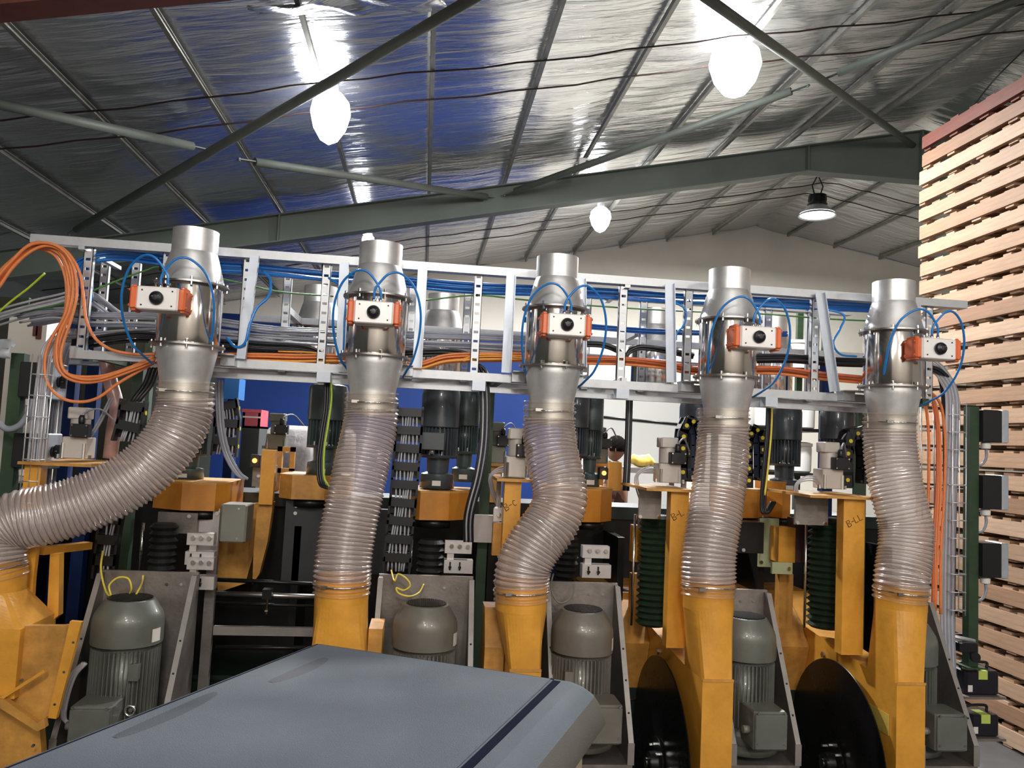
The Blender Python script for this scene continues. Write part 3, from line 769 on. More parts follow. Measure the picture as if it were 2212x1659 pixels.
run('amber_cable', [(600, 762), (680, 765), (700, 775), (712, 790)], 2, .005, M['amber_cable'], 'thin amber cable looping at the second rack upright', 'amber cables at the uprights', .01, .008, 23, 4.29)
run('amber_cable', [(1000, 778), (1040, 768), (1110, 770), (1160, 776)], 2, .005, M['amber_cable'], 'thin amber cable end tied at the rack middle', 'amber cable ends at the middle', .01, .006, 24, 4.28)
run('green_cable', [(0, 685, 4.5), (60, 672, 4.5), (140, 655), (220, 620), (310, 585), (360, 578), (520, 612), (600, 630), (720, 640)], 1, .0048, M['green_cable'], 'thin green cable rising from the left edge and along the rack', None, 0, 0, 31, 4.33)
run('green_cable', [(920, 648), (1030, 638), (1130, 648), (1300, 662), (1480, 672), (1640, 678), (1800, 690), (1960, 696)], 1, .0048, M['green_cable'], 'thin green cable along the right half of the rack', None, 0, 0, 32, 4.33)
run('earth_cable', [(-30, 700, 4.3), (20, 655, 4.3), (60, 622, 4.28), (96, 590, 4.25)], 1, .0055, M['lime_cable'], 'yellow green cable end sticking up at the left edge', None, 0, 0, 33)
run('grey_cable', [(-60, 700, 4.5), (30, 672, 4.5), (120, 650, 4.5), (185, 640, 4.5), (260, 690, 4.55)], 8, .0062, M['lgrey_cable'], 'grey cable fanning out past the left end of the rack', 'grey cables fanning out at the left', .1, .035, 34, 4.5)
run('blue_tube', [(1130, 690), (1240, 702), (1400, 715), (1560, 720), (1700, 722)], 4, .0055, M['blue_dark'], 'blue tube along the rack back', 'blue tubes at the rack back', .02, .012, 35, 4.62, 'tube')
# orange loops at the left end
LOOPS = [
 [(-60, 660), (-20, 615), (20, 570), (60, 532), (100, 525), (135, 540), (160, 580), (165, 640), (150, 700), (132, 760), (138, 800), (170, 818), (215, 818), (270, 800), (335, 776)],
 [(-60, 680), (-10, 630), (30, 575), (72, 540), (110, 532), (145, 555), (158, 610), (150, 670), (128, 720), (122, 765), (132, 805), (165, 824), (210, 824), (265, 808), (332, 782)],
 [(-60, 640), (-15, 600), (30, 560), (68, 530), (100, 528), (130, 545), (150, 590), (155, 650), (140, 705), (126, 752), (135, 795), (160, 812), (220, 812), (280, 794), (335, 770)],
 [(-60, 665), (-15, 612), (30, 567), (70, 535), (104, 535), (136, 560), (148, 620), (140, 680), (112, 730), (98, 770), (100, 820), (125, 855), (165, 868), (210, 860), (260, 825), (335, 782)],
 [(-60, 655), (-20, 605), (25, 562), (70, 526), (120, 530), (150, 550), (172, 590), (180, 640), (186, 690), (205, 730), (240, 755), (290, 765), (335, 765)],
 [(-60, 672), (-12, 622), (28, 572), (66, 540), (96, 540), (124, 558), (142, 605), (142, 665), (128, 715), (118, 758), (126, 798), (155, 818), (205, 820), (262, 804), (332, 778)],
]
for k, L in enumerate(LOOPS):
    single('orange_cable', MB().tube(smooth_path([A(x, y, 4.12+.012*k) for x, y in L], 7), .0078, 9), M['orange_cable'],
           ['orange cable loop over the left rack end, outermost of the narrow hanging loops', 'orange cable loop over the left rack end, second of the narrow hanging loops', 'orange cable loop over the left rack end, innermost of the narrow hanging loops',
            'orange cable hanging in the widest and lowest loop at the left rack end', 'orange cable bending right at once below the left rack end', 'orange cable loop over the left rack end, middle of the narrow loops'][k], 'cable', 'orange loops over the left rack end')
# cable ties on the rack
for k, (x, y0, y1) in enumerate([(345, 556, 585), (524, 572, 600), (697, 560, 608), (1030, 598, 650), (1345, 628, 660), (1490, 640, 670)]):
    single('cable_tie', MB().tube([A(x-2, y0, 4.27), A(x, (y0+y1)/2, 4.265), A(x+1, y1, 4.27)], .004, 6), M['black'], 'black cable tie on the blue tube bundle, %s from the left' % ORD[k], 'cable tie', 'ties on the blue bundle')
# blue tubes dropping behind the brackets
cable('air_tube', [(568, 585, 4.3), (584, 605, 4.24), (580, 640, 4.2), (555, 665, 4.18), (540, 700, 4.17), (530, 740, 4.17), (510, 750, 4.2), (490, 730, 4.25)], .0075, M['blue_tube'], 'bright blue tube wrapping the first rack bracket', 'tube')
cable('air_tube', [(710, 600, 4.25), (745, 630, 4.2), (744, 700, 4.18), (742, 770, 4.18)], .006, M['blue_tube'], 'bright blue tube down the second rack bracket', 'tube')
cable('air_tube', [(1450, 650, 4.28), (1480, 668, 4.25), (1478, 700, 4.25), (1462, 720, 4.25), (1460, 735, 4.25)], .006, M['blue_tube'], 'bright blue tube curling left of the fourth damper', 'tube')
cable('air_tube', [(1770, 665, 4.28), (1822, 680, 4.24), (1815, 710, 4.22), (1800, 740, 4.2), (1815, 765, 4.22), (1850, 770, 4.25)], .006, M['blue_tube'], 'bright blue tube tangled at the last rack upright', 'tube')
# ------------------------------------------------------------------ yellow dust ducts, round on top and boxed below
def loft(c0, r, z0, rect, z1, n=48, wall=.003):
    # rings from a circle to a rectangle rect = x0,x1,y0,y1
    V = []; x0, x1, y0, y1 = rect
    def rp(a):
        cx, cy = (x0+x1)/2, (y0+y1)/2; u, v = math.cos(a), math.sin(a); k = 1/max(abs(u), abs(v)); return cx+u*k*(x1-x0)/2, cy+v*k*(y1-y0)/2
    K = 10
    for j in range(K+1):
        t_ = j/K
        for i in range(n):
            a = 2*math.pi*(i+.5)/n; cx, cy = c0[0]+r*math.cos(a), c0[1]+r*math.sin(a); qx, qy = rp(a)
            V.append((cx*(1-t_)+qx*t_, cy*(1-t_)+qy*t_, z0*(1-t_)+z1*t_))
    return V, [(j*n+i, j*n+(i+1) % n, (j+1)*n+(i+1) % n, (j+1)*n+i) for j in range(K) for i in range(n)]
def duct_top(t, cx, cy, zc, rect, ztr, zend=0., r=.124):
    build('round_collar', MB().lathe([(r, .10), (r, -.03), (r-.003, -.03), (r-.003, .10)], (cx, cy, zc), 48, caps=False), M['yellow'], t)
    V, fs = loft((cx, cy), r, zc-.02, rect, ztr); mb = MB(); mb.add(V, fs, False)
    x0, x1, y0, y1 = rect
    build('transition', mb, M['yellow'], t)
    build('shaft', MB().bx(x0, x1, y0, y1, zend, ztr), M['yellow'], t)
    build('weld_seam', MB().beam((x0, y0-.002, ztr), (x1, y0-.002, ztr), .006, .012), M['yellow_dirty'], t)

# second duct (left of centre) and third (middle)
p = A(738, 1290, 3.86); t = thing('dust_duct', 'yellow dust duct under the second hose, wide and nearly straight', 'duct', (p.x, p.y, 0), 'yellow dust ducts')
duct_top(t, p.x, p.y, p.z, (p.x-.118, p.x+.135, p.y-.11, p.y+.14), p.z-.27)
build('side_cover', MB().bx(p.x+.135, p.x+.2, p.y-.02, p.y+.2, .2, A(800, 1352, 3.9).z), M['yellow_dirty'], t)
p = A(1126, 1302, 3.84); t = thing('dust_duct', 'yellow dust duct under the S bent hose, tapering to a narrow box', 'duct', (p.x, p.y, 0), 'yellow dust ducts')
X0, X1, z0, z1 = prect(1096, 1440, 1164, 1500, 3.8)
duct_top(t, p.x, p.y, p.z, (X0, X1, 3.74, 4.0), A(1130, 1440, 3.8).z)
build('side_guard', MB().prism([(3.95, .3), (3.95, 1.25), (4.06, 1.42), (4.2, 1.42), (4.2, .3)], 'X', X0-.10, X0-.005), M['yellow_dirty'], t)

# fourth and fifth: duct rising from the saw guard, black disc on its left flank
def saw(cx, cy, zc, xa, xb, label, dl, note=None, sticker=False, idx=0):
    t = thing('dust_duct', label, 'duct', ((xa+xb)/2, 4.2, 0), 'yellow dust ducts')
    yf = 3.74; zt_ = 1.17
    duct_top(t, cx, cy, zc, (xa, xb, yf, 4.02), zt_+.0)
    # guard plate behind the disc with a sloping shoulder
    g = MB().prism([(4.02, 0), (4.02, zt_), (4.72, zt_+.06), (4.95, zt_+.22), (5.6, zt_+.22), (5.6, 0)], 'X', xa, xb)
    build('guard_plate', g, M['yellow'], t)
    g = MB().prism([(4.62, zt_-.05), (4.72, zt_+.06), (4.95, zt_+.22), (5.45, zt_+.22), (5.45, .2), (4.95, .2)], 'X', xa-.34, xa-.002)
    build('rear_guard', g, M['yellow_dirty'], t)
    for (yy, zz) in ((4.45, zt_-.05), (3.86, .42), (3.83, .2)):
        mb = MB().cyl((xa-.012, yy, zz), .018, .012, 'X', 6); build('bolt', mb, M['flange'], t)
    if sticker:
        build('sticker', MB().bx(xa-.003, xa-.0005, 3.80, 4.0, .90, 1.0), M['ylabel'], t, 'faded yellow warning sticker')
    else: pass
    d = thing('saw_disc', dl, 'disc', (xa-.04, 4.23, .64), 'black saw discs')
    build('blade', MB().lathe([(.498, 0), (.502, .004), (.498, .008)], (xa-.05, 4.23, .64), 96, 'X'), M['blade'], d)
    build('hub', MB().lathe([(.13, 0), (.13, -.012), (.06, -.014), (.055, -.05), (.02, -.052)], (xa-.05, 4.23, .60), 32, 'X'), M['black_steel'], d)
    mb = MB()
    for k in range(8):
        a = k*math.pi/4; mb.cyl((xa-.062, 4.23+.095*math.cos(a), .60+.095*math.sin(a)), .01, -.02, 'X', 6)
    mb.lathe([(.03, -.05), (.03, -.07), (.01, -.072)], (xa-.05, 4.23, .60), 6, 'X')
    build('hub_bolts', mb, M['chrome'], d)['kind'] = 'stuff'
    return t
p4 = A(1530, 1300, 3.88); X0 = A(1517, 1500, 3.74).x; X1 = A(1584, 1500, 3.74).x
saw(p4.x, p4.y, p4.z, X0, X1, 'yellow dust duct and saw guard under the fourth hose', 'black saw disc on the guard under the fourth hose')
p5 = A(1946, 1302, 3.9); X0b = A(1937, 1500, 3.74).x; X1b = A(1999, 1500, 3.74).x
saw(p5.x, p5.y, p5.z, X0b, X1b, 'yellow dust duct and saw guard under the rightmost hose, with a yellow sticker', 'black saw disc on the guard under the rightmost hose, largest in view', sticker=True)

# first duct at the left edge with its folded hood and arm
p = A(-12, 1262, 3.75); t = thing('dust_duct', 'dirty yellow folded duct and hood at the lower left corner', 'duct', (p.x, p.y, 0), 'yellow dust ducts')
zt_ = p.z
build('round_collar', MB().lathe([(.124, .08), (.124, -.03), (.12, -.03), (.12, .08)], p, 48, caps=False), M['yellow'], t)
xr = A(60, 1400, 3.7).x
V, fs = loft((p.x, p.y), .124, zt_-.02, (p.x-.2, xr, 3.62, 3.95), A(40, 1350, 3.7).z); mb = MB(); mb.add(V, fs); build('transition', mb, M['yellow'], t)
za, zb_ = A(40, 1350, 3.7).z, A(20, 1510, 3.62).z
build('shaft', MB().bx(p.x-.2, xr, 3.62, 3.95, zb_, za), M['yellow'], t)
# flank guard slanting to the right
def ppoly(name, pts, Y, d, m, label=None, par=None):
    q = [(A(x, y, Y).x, A(x, y, Y).z) for x, y in pts]
    return build(name, MB().prism(q, 'Y', Y, Y+d), m, par, label)
ppoly('side_guard', [(45, 1352), (135, 1352), (175, 1345), (163, 1380), (105, 1545), (85, 1565), (0, 1510), (0, 1450)], 3.66, .03, M['yellow_dirty'], None, t)
build('folded_lip', MB().beam(A(-30, 1530, 3.6), A(98, 1448, 3.6), .02, .012), M['yellow'], t)
ppoly('edge_strip', [(151, 1342), (176, 1344), (121, 1553), (103, 1551)], 3.63, .025, M['yellow'], None, t)
ppoly('lower_plate', [(-60, 1520), (10, 1500), (85, 1565), (92, 1660), (90, 1760), (-60, 1760)], 3.70, .05, M['yellow_dirty'], None, t)
ppoly('fold', [(-20, 1505), (10, 1512), (80, 1562), (95, 1552), (98, 1572), (80, 1580), (0, 1530)], 3.58, .03, M['yellow_dirty'], None, t)
mb = MB()
for (x, y) in [(158, 1388), (138, 1452), (118, 1522), (12, 1494), (60, 1560), (45, 1470), (70, 1612)]: mb.cyl(A(x, y, 3.63), .006, .012, 'Y', 6)
build('rivets', mb, M['flange'], t)['kind'] = 'stuff'
ppoly('back_rail', [(52, 1170), (62, 1172), (80, 1180), (72, 1250), (66, 1350), (56, 1352), (50, 1250)], 3.86, .03, M['yellow'], None, t)
build('arm', MB().beam(A(86, 1190, 3.95), A(190, 1178, 4.25), .05, .035), M['yellow'], t)
ppoly('arm_post', [(108, 1198), (128, 1196), (126, 1330), (100, 1352)], 3.93, .05, M['yellow'], None, t)

# ------------------------------------------------------------------ yellow posts with servo drives
def text_ink(s, p, size, ang, par):
    # hand lettered marks built from thin strokes on the post face
    G = {'B': [[(0, 0), (0, 1), (.45, .95), (.5, .7), (.1, .5), (.55, .35), (.5, .05), (0, 0)]], '-': [[(0, .5), (.4, .5)]], 'C': [[(.5, .8), (.2, .9), (.05, .5), (.2, .1), (.5, .15)]], 'L': [[(0, 1), (0, .05), (.5, .1)]]}
    mb = MB(); x = 0
    for ch in s:
        for st in G[ch]:
            P = []
            for u, v in st:
                a, b = (x+u)*size, v*size
                P.append(p+Vector((a*math.cos(ang)-b*math.sin(ang), 0, a*math.sin(ang)+b*math.cos(ang))))
            mb.tube(P, .0017, 5)
        x += .75 if ch != '-' else .55
    build('ink_marking', mb, M['ink'], par, 'black handwritten mark')
def servo(x, ytop, ybase, Y, s, label, dark=False, k=1.):
    b = A(x, ybase, Y); tp = A(x, ytop, Y).z; H = tp-b.z
    t = thing('servo_motor', label, 'motor', b, 'servo motors on the yellow brackets')
    m = M['servo'] if not dark else M['jbox']
    w_ = .055*s
    build('gear_block', MB().bev(b.x-w_, b.x+w_, b.y-w_, b.y+w_, b.z, b.z+H*.42, .006), m, t)
    build('motor_barrel', MB().lathe([(w_*.72, H*.42), (w_*.78, H*.44), (w_*.78, H*.76), (w_*.7, H*.78)], b, 28), m, t)
    build('encoder_cap', MB().bev(b.x-w_*.85, b.x+w_*.75, b.y-w_*.8, b.y+w_*.8, b.z+H*.77, tp, .008), m, t)
    xx = b.x+w_*.55*k
    c = build('connector_box', MB().bev(xx-w_*.72, xx+w_*.72, b.y-w_*1.65, b.y-w_*.75, b.z+H*.42, b.z+H*.68, .004), M['black'], t, 'black connector box')
    mb = MB()
    for sx in (-1, 1):
        for zz in (.45, .65): mb.cyl((xx+sx*w_*.58, b.y-w_*1.67, b.z+H*zz), .0045, .006, 'Y', 8)
    build('box_screws', mb, M['chrome'], c)
    build('cable_gland', MB().lathe([(.014, 0), (.016, .01), (.016, .03), (.011, .045)], (xx, b.y-w_*1.2, b.z+H*.68), 14), M['black'], t)
    build('lead', MB().tube(smooth_path([(xx, b.y-w_*1.2, b.z+H*.72), (xx+.01, b.y-w_*1.1, b.z+H*.9), (xx+.06*k, b.y, b.z+H*.98), (xx+.12*k, b.y+.08, b.z+H*.7)]), .005, 6), M['grey_cable'], t)
    for sx in (-1, 1):
        build('mount_bolt', MB().cyl((b.x+sx*w_*.85, b.y-w_-.004, b.z-.0), .008, H*.3, seg=8), M['chrome'], t)
        build('foot_bolt', MB().cyl((b.x+sx*w_*1.25, b.y-w_*.8, b.z), .009, .02, seg=6), M['chrome'], t)
    return t
def post(xl, xr, xcorner, ytop, ybot, Y, mark, label, plate_px, ang=.5, yback=.5):
    X0, X1 = A(xl, ytop+60, Y).x, A(xr, ytop+60, Y).x; zt1 = A((xl+xr)/2, ytop, Y).z; zb1 = A((xl+xr)/2, ybot, Y).z
    t = thing('drive_bracket', label, 'bracket', ((X0+X1)/2, Y, zb1), 'yellow drive brackets')
    build('post', MB().bx(X0, X1, Y, Y+.07, zb1, zt1), M['yellow'], t)
    q0, q1 = A(plate_px[0], ytop, Y).x, A(plate_px[1], ytop, Y).x
    build('top_plate', MB().bx(q0, q1, Y-.04, Y+yback, zt1, zt1+.014), M['yellow_dirty'], t)
    build('cheek_plate', MB().bx(q0+.02, X0-.002, Y+.16, Y+.18, zt1-.16, zt1), M['steel'], t, 'dull steel cheek plate')
    for sx in (.05, .9):
        build('cheek_bolt', MB().cyl((q0+.02+(X0-q0-.02)*sx, Y+.15, zt1-.15), .01, .012, 'Y', 8), M['chrome'], t)
    if mark: text_ink(mark, Vector(((X0+X1)/2-.03, Y-.002, zt1-.15)), .035, ang, t)
    return t
post(1088, 1124, 0, 1040, 1300, 4.05, 'B-C', 'yellow drive bracket hand marked B-C beside the S bent hose', (1072, 1152))
post(1448, 1487, 0, 1062, 1400, 4.05, 'B-L', 'yellow drive bracket hand marked B-L left of the fourth hose', (1392, 1496))
post(1822, 1868, 0, 1078, 1415, 4.05, 'B-LL', 'yellow drive bracket hand marked B-LL left of the rightmost hose', (1742, 1898))
post(48, 84, 0, 1003, 1100, 4.15, None, 'pale yellow drive bracket above the hose at the left edge', (46, 205))
servo(1113, 925, 1030, 4.16, 1.05, 'light grey servo motor on the bracket marked B-C')
servo(1440, 945, 1042, 4.28, 1.1, 'light grey servo motor on the bracket marked B-L')
servo(1788, 955, 1055, 4.28, 1.1, 'light grey servo motor on the bracket marked B-LL')
servo(168, 880, 990, 4.35, 1.1, 'light grey servo motor on the left edge bracket')
servo(598, 893, 970, 5.5, 1.15, 'small grey servo motor in front of the film wrapped bales', True)
servo(1290, 922, 1000, 5.4, 1.1, 'olive grey servo motor right of the S bent hose, beside the person', True)
servo(1072, 912, 1000, 5.2, 1.0, 'olive grey servo motor left of the S bent hose, farther back', True)

# ------------------------------------------------------------------ big finned motors in front
def big_motor(X, Y, r, ytop, px, m, label, boxside=0, eye=1, boxz=.0, cap=.2, H=.64, plate=True):
    zt1 = A(px, ytop, Y).z
    t = thing('electric_motor', label, 'motor', (X, Y, zt1-H), 'large vertical motors in front')
    c = (X, Y, zt1)
    build('fan_cover', MB().lathe([(r*.64, 0), (r*.69, -.004), (r*.71, -.009), (r*.75, -.017), (r*.89, -.052), (r*.93, -.062), (r*.97, -.078), (r*.99, -.092), (r, -.11), (r, -cap), (r*.97, -cap)], c, 48), m, t)
    g = MB(); n = 9
    for k in range(-n, n+1):
        w_ = r*.62*math.sqrt(max(0, 1-(k/(n+.5))**2)); d = k*r*.62/(n+.5)
        g.bx(X-w_, X+w_, Y+d-.0018, Y+d+.0018, zt1, zt1+.005); g.bx(X+d-.0018, X+d+.0018, Y-w_, Y+w_, zt1, zt1+.005)
    build('fan_grille', g, M['black_steel'], t)
    build('core', MB().cyl((X, Y, zt1-H+.03), r*.80, H-cap-.02, seg=48), m, t)
    fmb = MB(); nf = 44
    for k in range(nf):
        a = 2*math.pi*k/nf
        u, v = math.cos(a), math.sin(a); mrot = Matrix.Translation((X, Y, zt1-cap-(H-cap-.12)/2-.01)) @ Matrix.Rotation(a, 4, 'Z')
        fmb.bx(r*.78, r*.965, -.0025, .0025, -(H-cap-.14)/2, (H-cap-.14)/2, mrot)
    build('cooling_fins', fmb, m, t)
    build('end_shield', MB().lathe([(r*.97, 0), (r*.97, .05), (r*.9, .07), (r*.8, .08)], (X, Y, zt1-H+.03), 48), m, t)
    build('flange', MB().lathe([(r*1.12, -.025), (r*1.12, .0), (r*.8, .03)], (X, Y, zt1-H+.02), 48), m, t)
    # terminal box on the front
    bx_ = X+boxside*r*.45; w_ = r*.55
    b = build('terminal_box', MB().bev(bx_-w_, bx_+w_, Y-r-.13, Y-r*.7, zt1-H+.05+boxz, zt1-H+.05+boxz+.18, .01), m, t)
    build('box_lid', MB().bev(bx_-w_*.96, bx_+w_*.96, Y-r-.14, Y-r-.13, zt1-H+.06+boxz, zt1-H+.22+boxz, .004), m, b)
    mb = MB()
    for sx in (-1, 1):
        for sz in (.085, .225): mb.cyl((bx_+sx*w_*.8, Y-r-.144, zt1-H+sz+boxz), .006, .006, 'Y', 8)
    build('lid_screws', mb, M['flange'], b)
    build('cable_gland', MB().cyl((bx_-w_-.03, Y-r-.07, zt1-H+.13+boxz), .018, .03, 'X', 14), M['jbox'], b)
    if eye:
        ex = X+eye*r*.55; build('lifting_eye', MB().torus((ex, Y-r*.95, zt1-cap-.27), .022, .006, 'Y', 20, 8).cyl((ex, Y-r*.9, zt1-cap-.27), .01, .04, 'Y', 8), M['chrome'], t, 'shiny lifting eye')
        build('eye_lug', MB().bx(ex-.02, ex+.02, Y-r*.95, Y-r*.7, zt1-cap-.14, zt1-cap-.07), m, t)
    if plate:
        a0 = -.42; mb = MB(); V = []
        for k in range(6):
            a = a0-.12+k*.07; V += [(X+(r+.0015)*math.cos(a), Y+(r+.0015)*math.sin(a), zt1-.125), (X+(r+.0015)*math.cos(a), Y+(r+.0015)*math.sin(a), zt1-.185)]
        mb.add(V, [(2*k, 2*k+1, 2*k+3, 2*k+2) for k in range(5)])
        build('name_plate', mb, M['paper'], t, 'pale name plate')
        lp = MB()
        for k, a in enumerate((a0-.04, a0+.03, a0+.1, a0+.17)): lp.tube([(X+(r+.003)*math.cos(a), Y+(r+.003)*math.sin(a), zt1-.135-.004*(k % 2)), (X+(r+.003)*math.cos(a), Y+(r+.003)*math.sin(a), zt1-.176)], .0016, 4)
    return t
def mxz(px, Y): return A(px, 1400, Y).x
big_motor(mxz(273, 4.0), 4.0, .158, 1291, 273, M['motor'], 'grey green finned motor at lower left, with a big terminal box', -.45, 1, -.0)
big_motor(mxz(916, 4.0), 4.0, .158, 1303, 916, M['motor_brown'], 'olive grey finned motor right of the second duct, half hidden by the cover', 0, 0)
big_motor(mxz(1256, 4.0), 4.0, .155, 1315, 1256, M['motor_brown'], 'olive grey finned motor right of the middle duct, behind the cover corner', .9, -1, .03)
big_motor(mxz(1610, 4.0), 4.0, .150, 1330, 1610, M['motor_dark'] if 0 else M['motor'], 'grey green finned motor right of the fourth duct, standing over its terminal box', .25, 0, .02)
big_motor(mxz(1958, 4.05), 4.05, .150, 1342, 1958, M['motor'], 'grey green finned motor mostly hidden behind the rightmost duct', .9, 0, .02)

# steel consoles that carry the motors
def console(XL_, XR_, ytop, px, label, yb=3.83, zlow=.745):
    zt1 = A(px, ytop, 4.24).z
    t = thing('motor_console', label, 'console', ((XL_+XR_)/2, 4.2, zlow), 'steel motor consoles')
    build('back_plate', MB().bx(XL_, XR_, 4.24, 4.26, zlow, zt1), M['steel'], t)
    for X, s_ in ((XL_, 1), (XR_, -1)):
        x0, x1 = sorted((X, X+.02*s_))
        g = MB().prism([(4.24, zt1-.01), (4.2, zt1-.01), (yb, zlow+.10), (yb, zlow), (4.24, zlow)], 'X', x0, x1)
        gp = build('gusset', g, M['steel'], t)
        a, b = Vector(((x0+x1)/2, 4.198, zt1-.01)), Vector(((x0+x1)/2, yb-.002, zlow+.10))
        e = MB().beam(a, b, .026, .004, Vector((0, -1, .6)))
        e.bx(x0-.006, x1+.006, yb-.006, yb-.002, zlow, zlow+.10)
        build('edge_strip', e, M['cutedge'], gp, 'bare milled edge')
        hb = MB()
        for u in (.42, .62, .82): hb.sphere(a.lerp(b, u)+Vector((0, -.004, 0)), .005)
        build('bolt_holes', hb, M['black'], gp)
    build('foot_plate', MB().bx(XL_, XR_, yb, 4.24, zlow-.03, zlow), M['steel'], t)
    for dx in (.05, .12):
        build('plate_bolt', MB().cyl((XR_-dx-.03, 4.232, zt1-.06), .008, .008, 'Y', 10), M['chrome'], t)
    return t
console(A(206, 1300, 4.2).x, A(420, 1300, 4.2).x, 1234, 320, 'brown steel console behind the lower left motor')
console(A(815, 1300, 4.2).x, A(1021, 1300, 4.2).x, 1243, 915, 'brown steel console behind the motor right of the second duct')
console(A(1178, 1300, 4.2).x, A(1337, 1300, 4.2).x, 1258, 1255, 'brown steel console behind the motor right of the middle duct')
console(A(1530, 1300, 4.2).x, A(1664, 1300, 4.2).x, 1274, 1630, 'brown steel console behind the motor right of the fourth duct')
console(A(1900, 1300, 4.2).x, A(2014, 1300, 4.2).x, 1294, 2000, 'brown steel console behind the motor at the right end')
# pedestals below
for i, (x0, x1) in enumerate([(206, 420), (815, 1021), (1178, 1337), (1560, 1664), (1930, 2014)]):
    a, b = A(x0, 1300, 4.2).x, A(x1, 1300, 4.2).x
    single('machine_pedestal', MB().bev(a+.06, b-.06, 3.88, 4.25, 0, .71, .01), M['black_steel'], 'grey pedestal box under the ' + ['lower left motor console', 'console right of the second duct', 'console right of the middle duct', 'console right of the fourth duct', 'console at the right end'][i], 'pedestal', 'pedestals under the motor consoles')

# yellow thin wires over the motors
cable('sensor_wire', [(222, 1190, 4.2), (218, 1230, 4.15), (228, 1275, 4.1), (240, 1288, 4.05), (236, 1265, 4.05), (255, 1248, 4.05), (277, 1250, 4.05), (284, 1270, 4.05), (280, 1282, 4.07)], .005, M['yellow_cable'], 'thin yellow sensor wire looping above the lower left motor', 'wire')
cable('sensor_wire', [(294, 1284, 4.06), (303, 1268, 4.1), (308, 1255, 4.2), (309, 1243, 4.22)], .005, M['yellow_cable'], 'short yellow sensor wire rising to the plate right of the loop', 'wire')
cable('sensor_wire', [(845, 1232, 4.2), (852, 1255, 4.1), (860, 1240, 4.1), (878, 1250, 4.08), (886, 1265, 4.08), (872, 1275, 4.08), (856, 1270, 4.1), (862, 1282, 4.08), (885, 1288, 4.08), (905, 1280, 4.15), (915, 1262, 4.2)], .0045, M['yellow_cable'], 'thin yellow sensor wire coiled above the olive motor right of the second duct', 'wire')
cable('sensor_wire', [(1195, 1240, 4.2), (1190, 1270, 4.12), (1205, 1300, 4.1), (1225, 1298, 4.1), (1238, 1280, 4.15), (1240, 1262, 4.2)], .0045, M['jbox'], 'dim sensor wire looping above the motor right of the middle duct', 'wire')
for k in range(3):
    cable('motor_lead', [(186-3*k, 1432, 3.85), (162-5*k, 1460, 3.84), (145-4*k, 1510, 3.82), (140-2*k, 1550, 3.8), (150+3*k, 1562, 3.78), (172, 1545, 3.78)], .0085, M['lgrey_cable'], 'thick grey lead left of the lower left motor, %s from inside' % ORD[k], 'cable', 'thick leads of the lower left motor')
# ------------------------------------------------------------------ gear heads: yellow angular housings with dark upright motors
def head(pts, ytop, ybot, Y, d, label, m='shaded_yellow', corner=.1):
    # pts: x positions of the front facets on the photo
    xs = [A(x, (ytop+ybot)/2, Y).x for x in pts]; zt1 = A((pts[0]+pts[-1])/2, ytop, Y).z; zb1 = A((pts[0]+pts[-1])/2, ybot, Y).z
    poly = [(xs[0], Y+corner), (xs[1], Y), (xs[2], Y+.03), (xs[3], Y+corner+.06), (xs[3], Y+d), (xs[0], Y+d)]
    t = thing('gear_housing', label, 'gear housing', ((xs[0]+xs[-1])/2, Y+d/2, zb1), 'yellow angular gear housings')
    build('housing', MB().prism(poly, 'Z', zb1, zt1), M[m], t)
    cx, cy = sum(p[0] for p in poly)/6, sum(p[1] for p in poly)/6
    lid = [(cx+(a-cx)*1.01, cy+(b-cy)*1.01) for a, b in poly]
    build('dusty_lid', MB().prism(lid, 'Z', zt1, zt1+.012), M['yellow_dirty'], t, 'lid under brown saw dust')
    build('bearing_ring', MB().cyl(((xs[1]+xs[2])/2, Y+.14, zb1-.05), .10, .05, seg=28), M['black_steel'], t)
    return t
head([318, 392, 462, 482], 1046, 1103, 4.55, .5, 'yellow angular gear housing below the first hose bend')
head([597, 630, 700, 745], 1032, 1080, 4.75, .45, 'dusty pale yellow gear housing left of the second hose', 'yellow_dirty')
head([878, 907, 970, 1025], 1066, 1125, 4.6, .5, 'yellow gear housing with shade in its colour behind the tall black cable chain')
head([1190, 1262, 1300, 1335], 1060, 1128, 4.7, .5, 'yellow gear housing right of the S bent hose')
head([1590, 1606, 1640, 1670], 1062, 1120, 4.8, .45, 'yellow gear housing right of the fourth hose')
head([1672, 1690, 1712, 1722], 1045, 1120, 4.9, .3, 'narrow yellow gear housing left of the B-LL bracket')
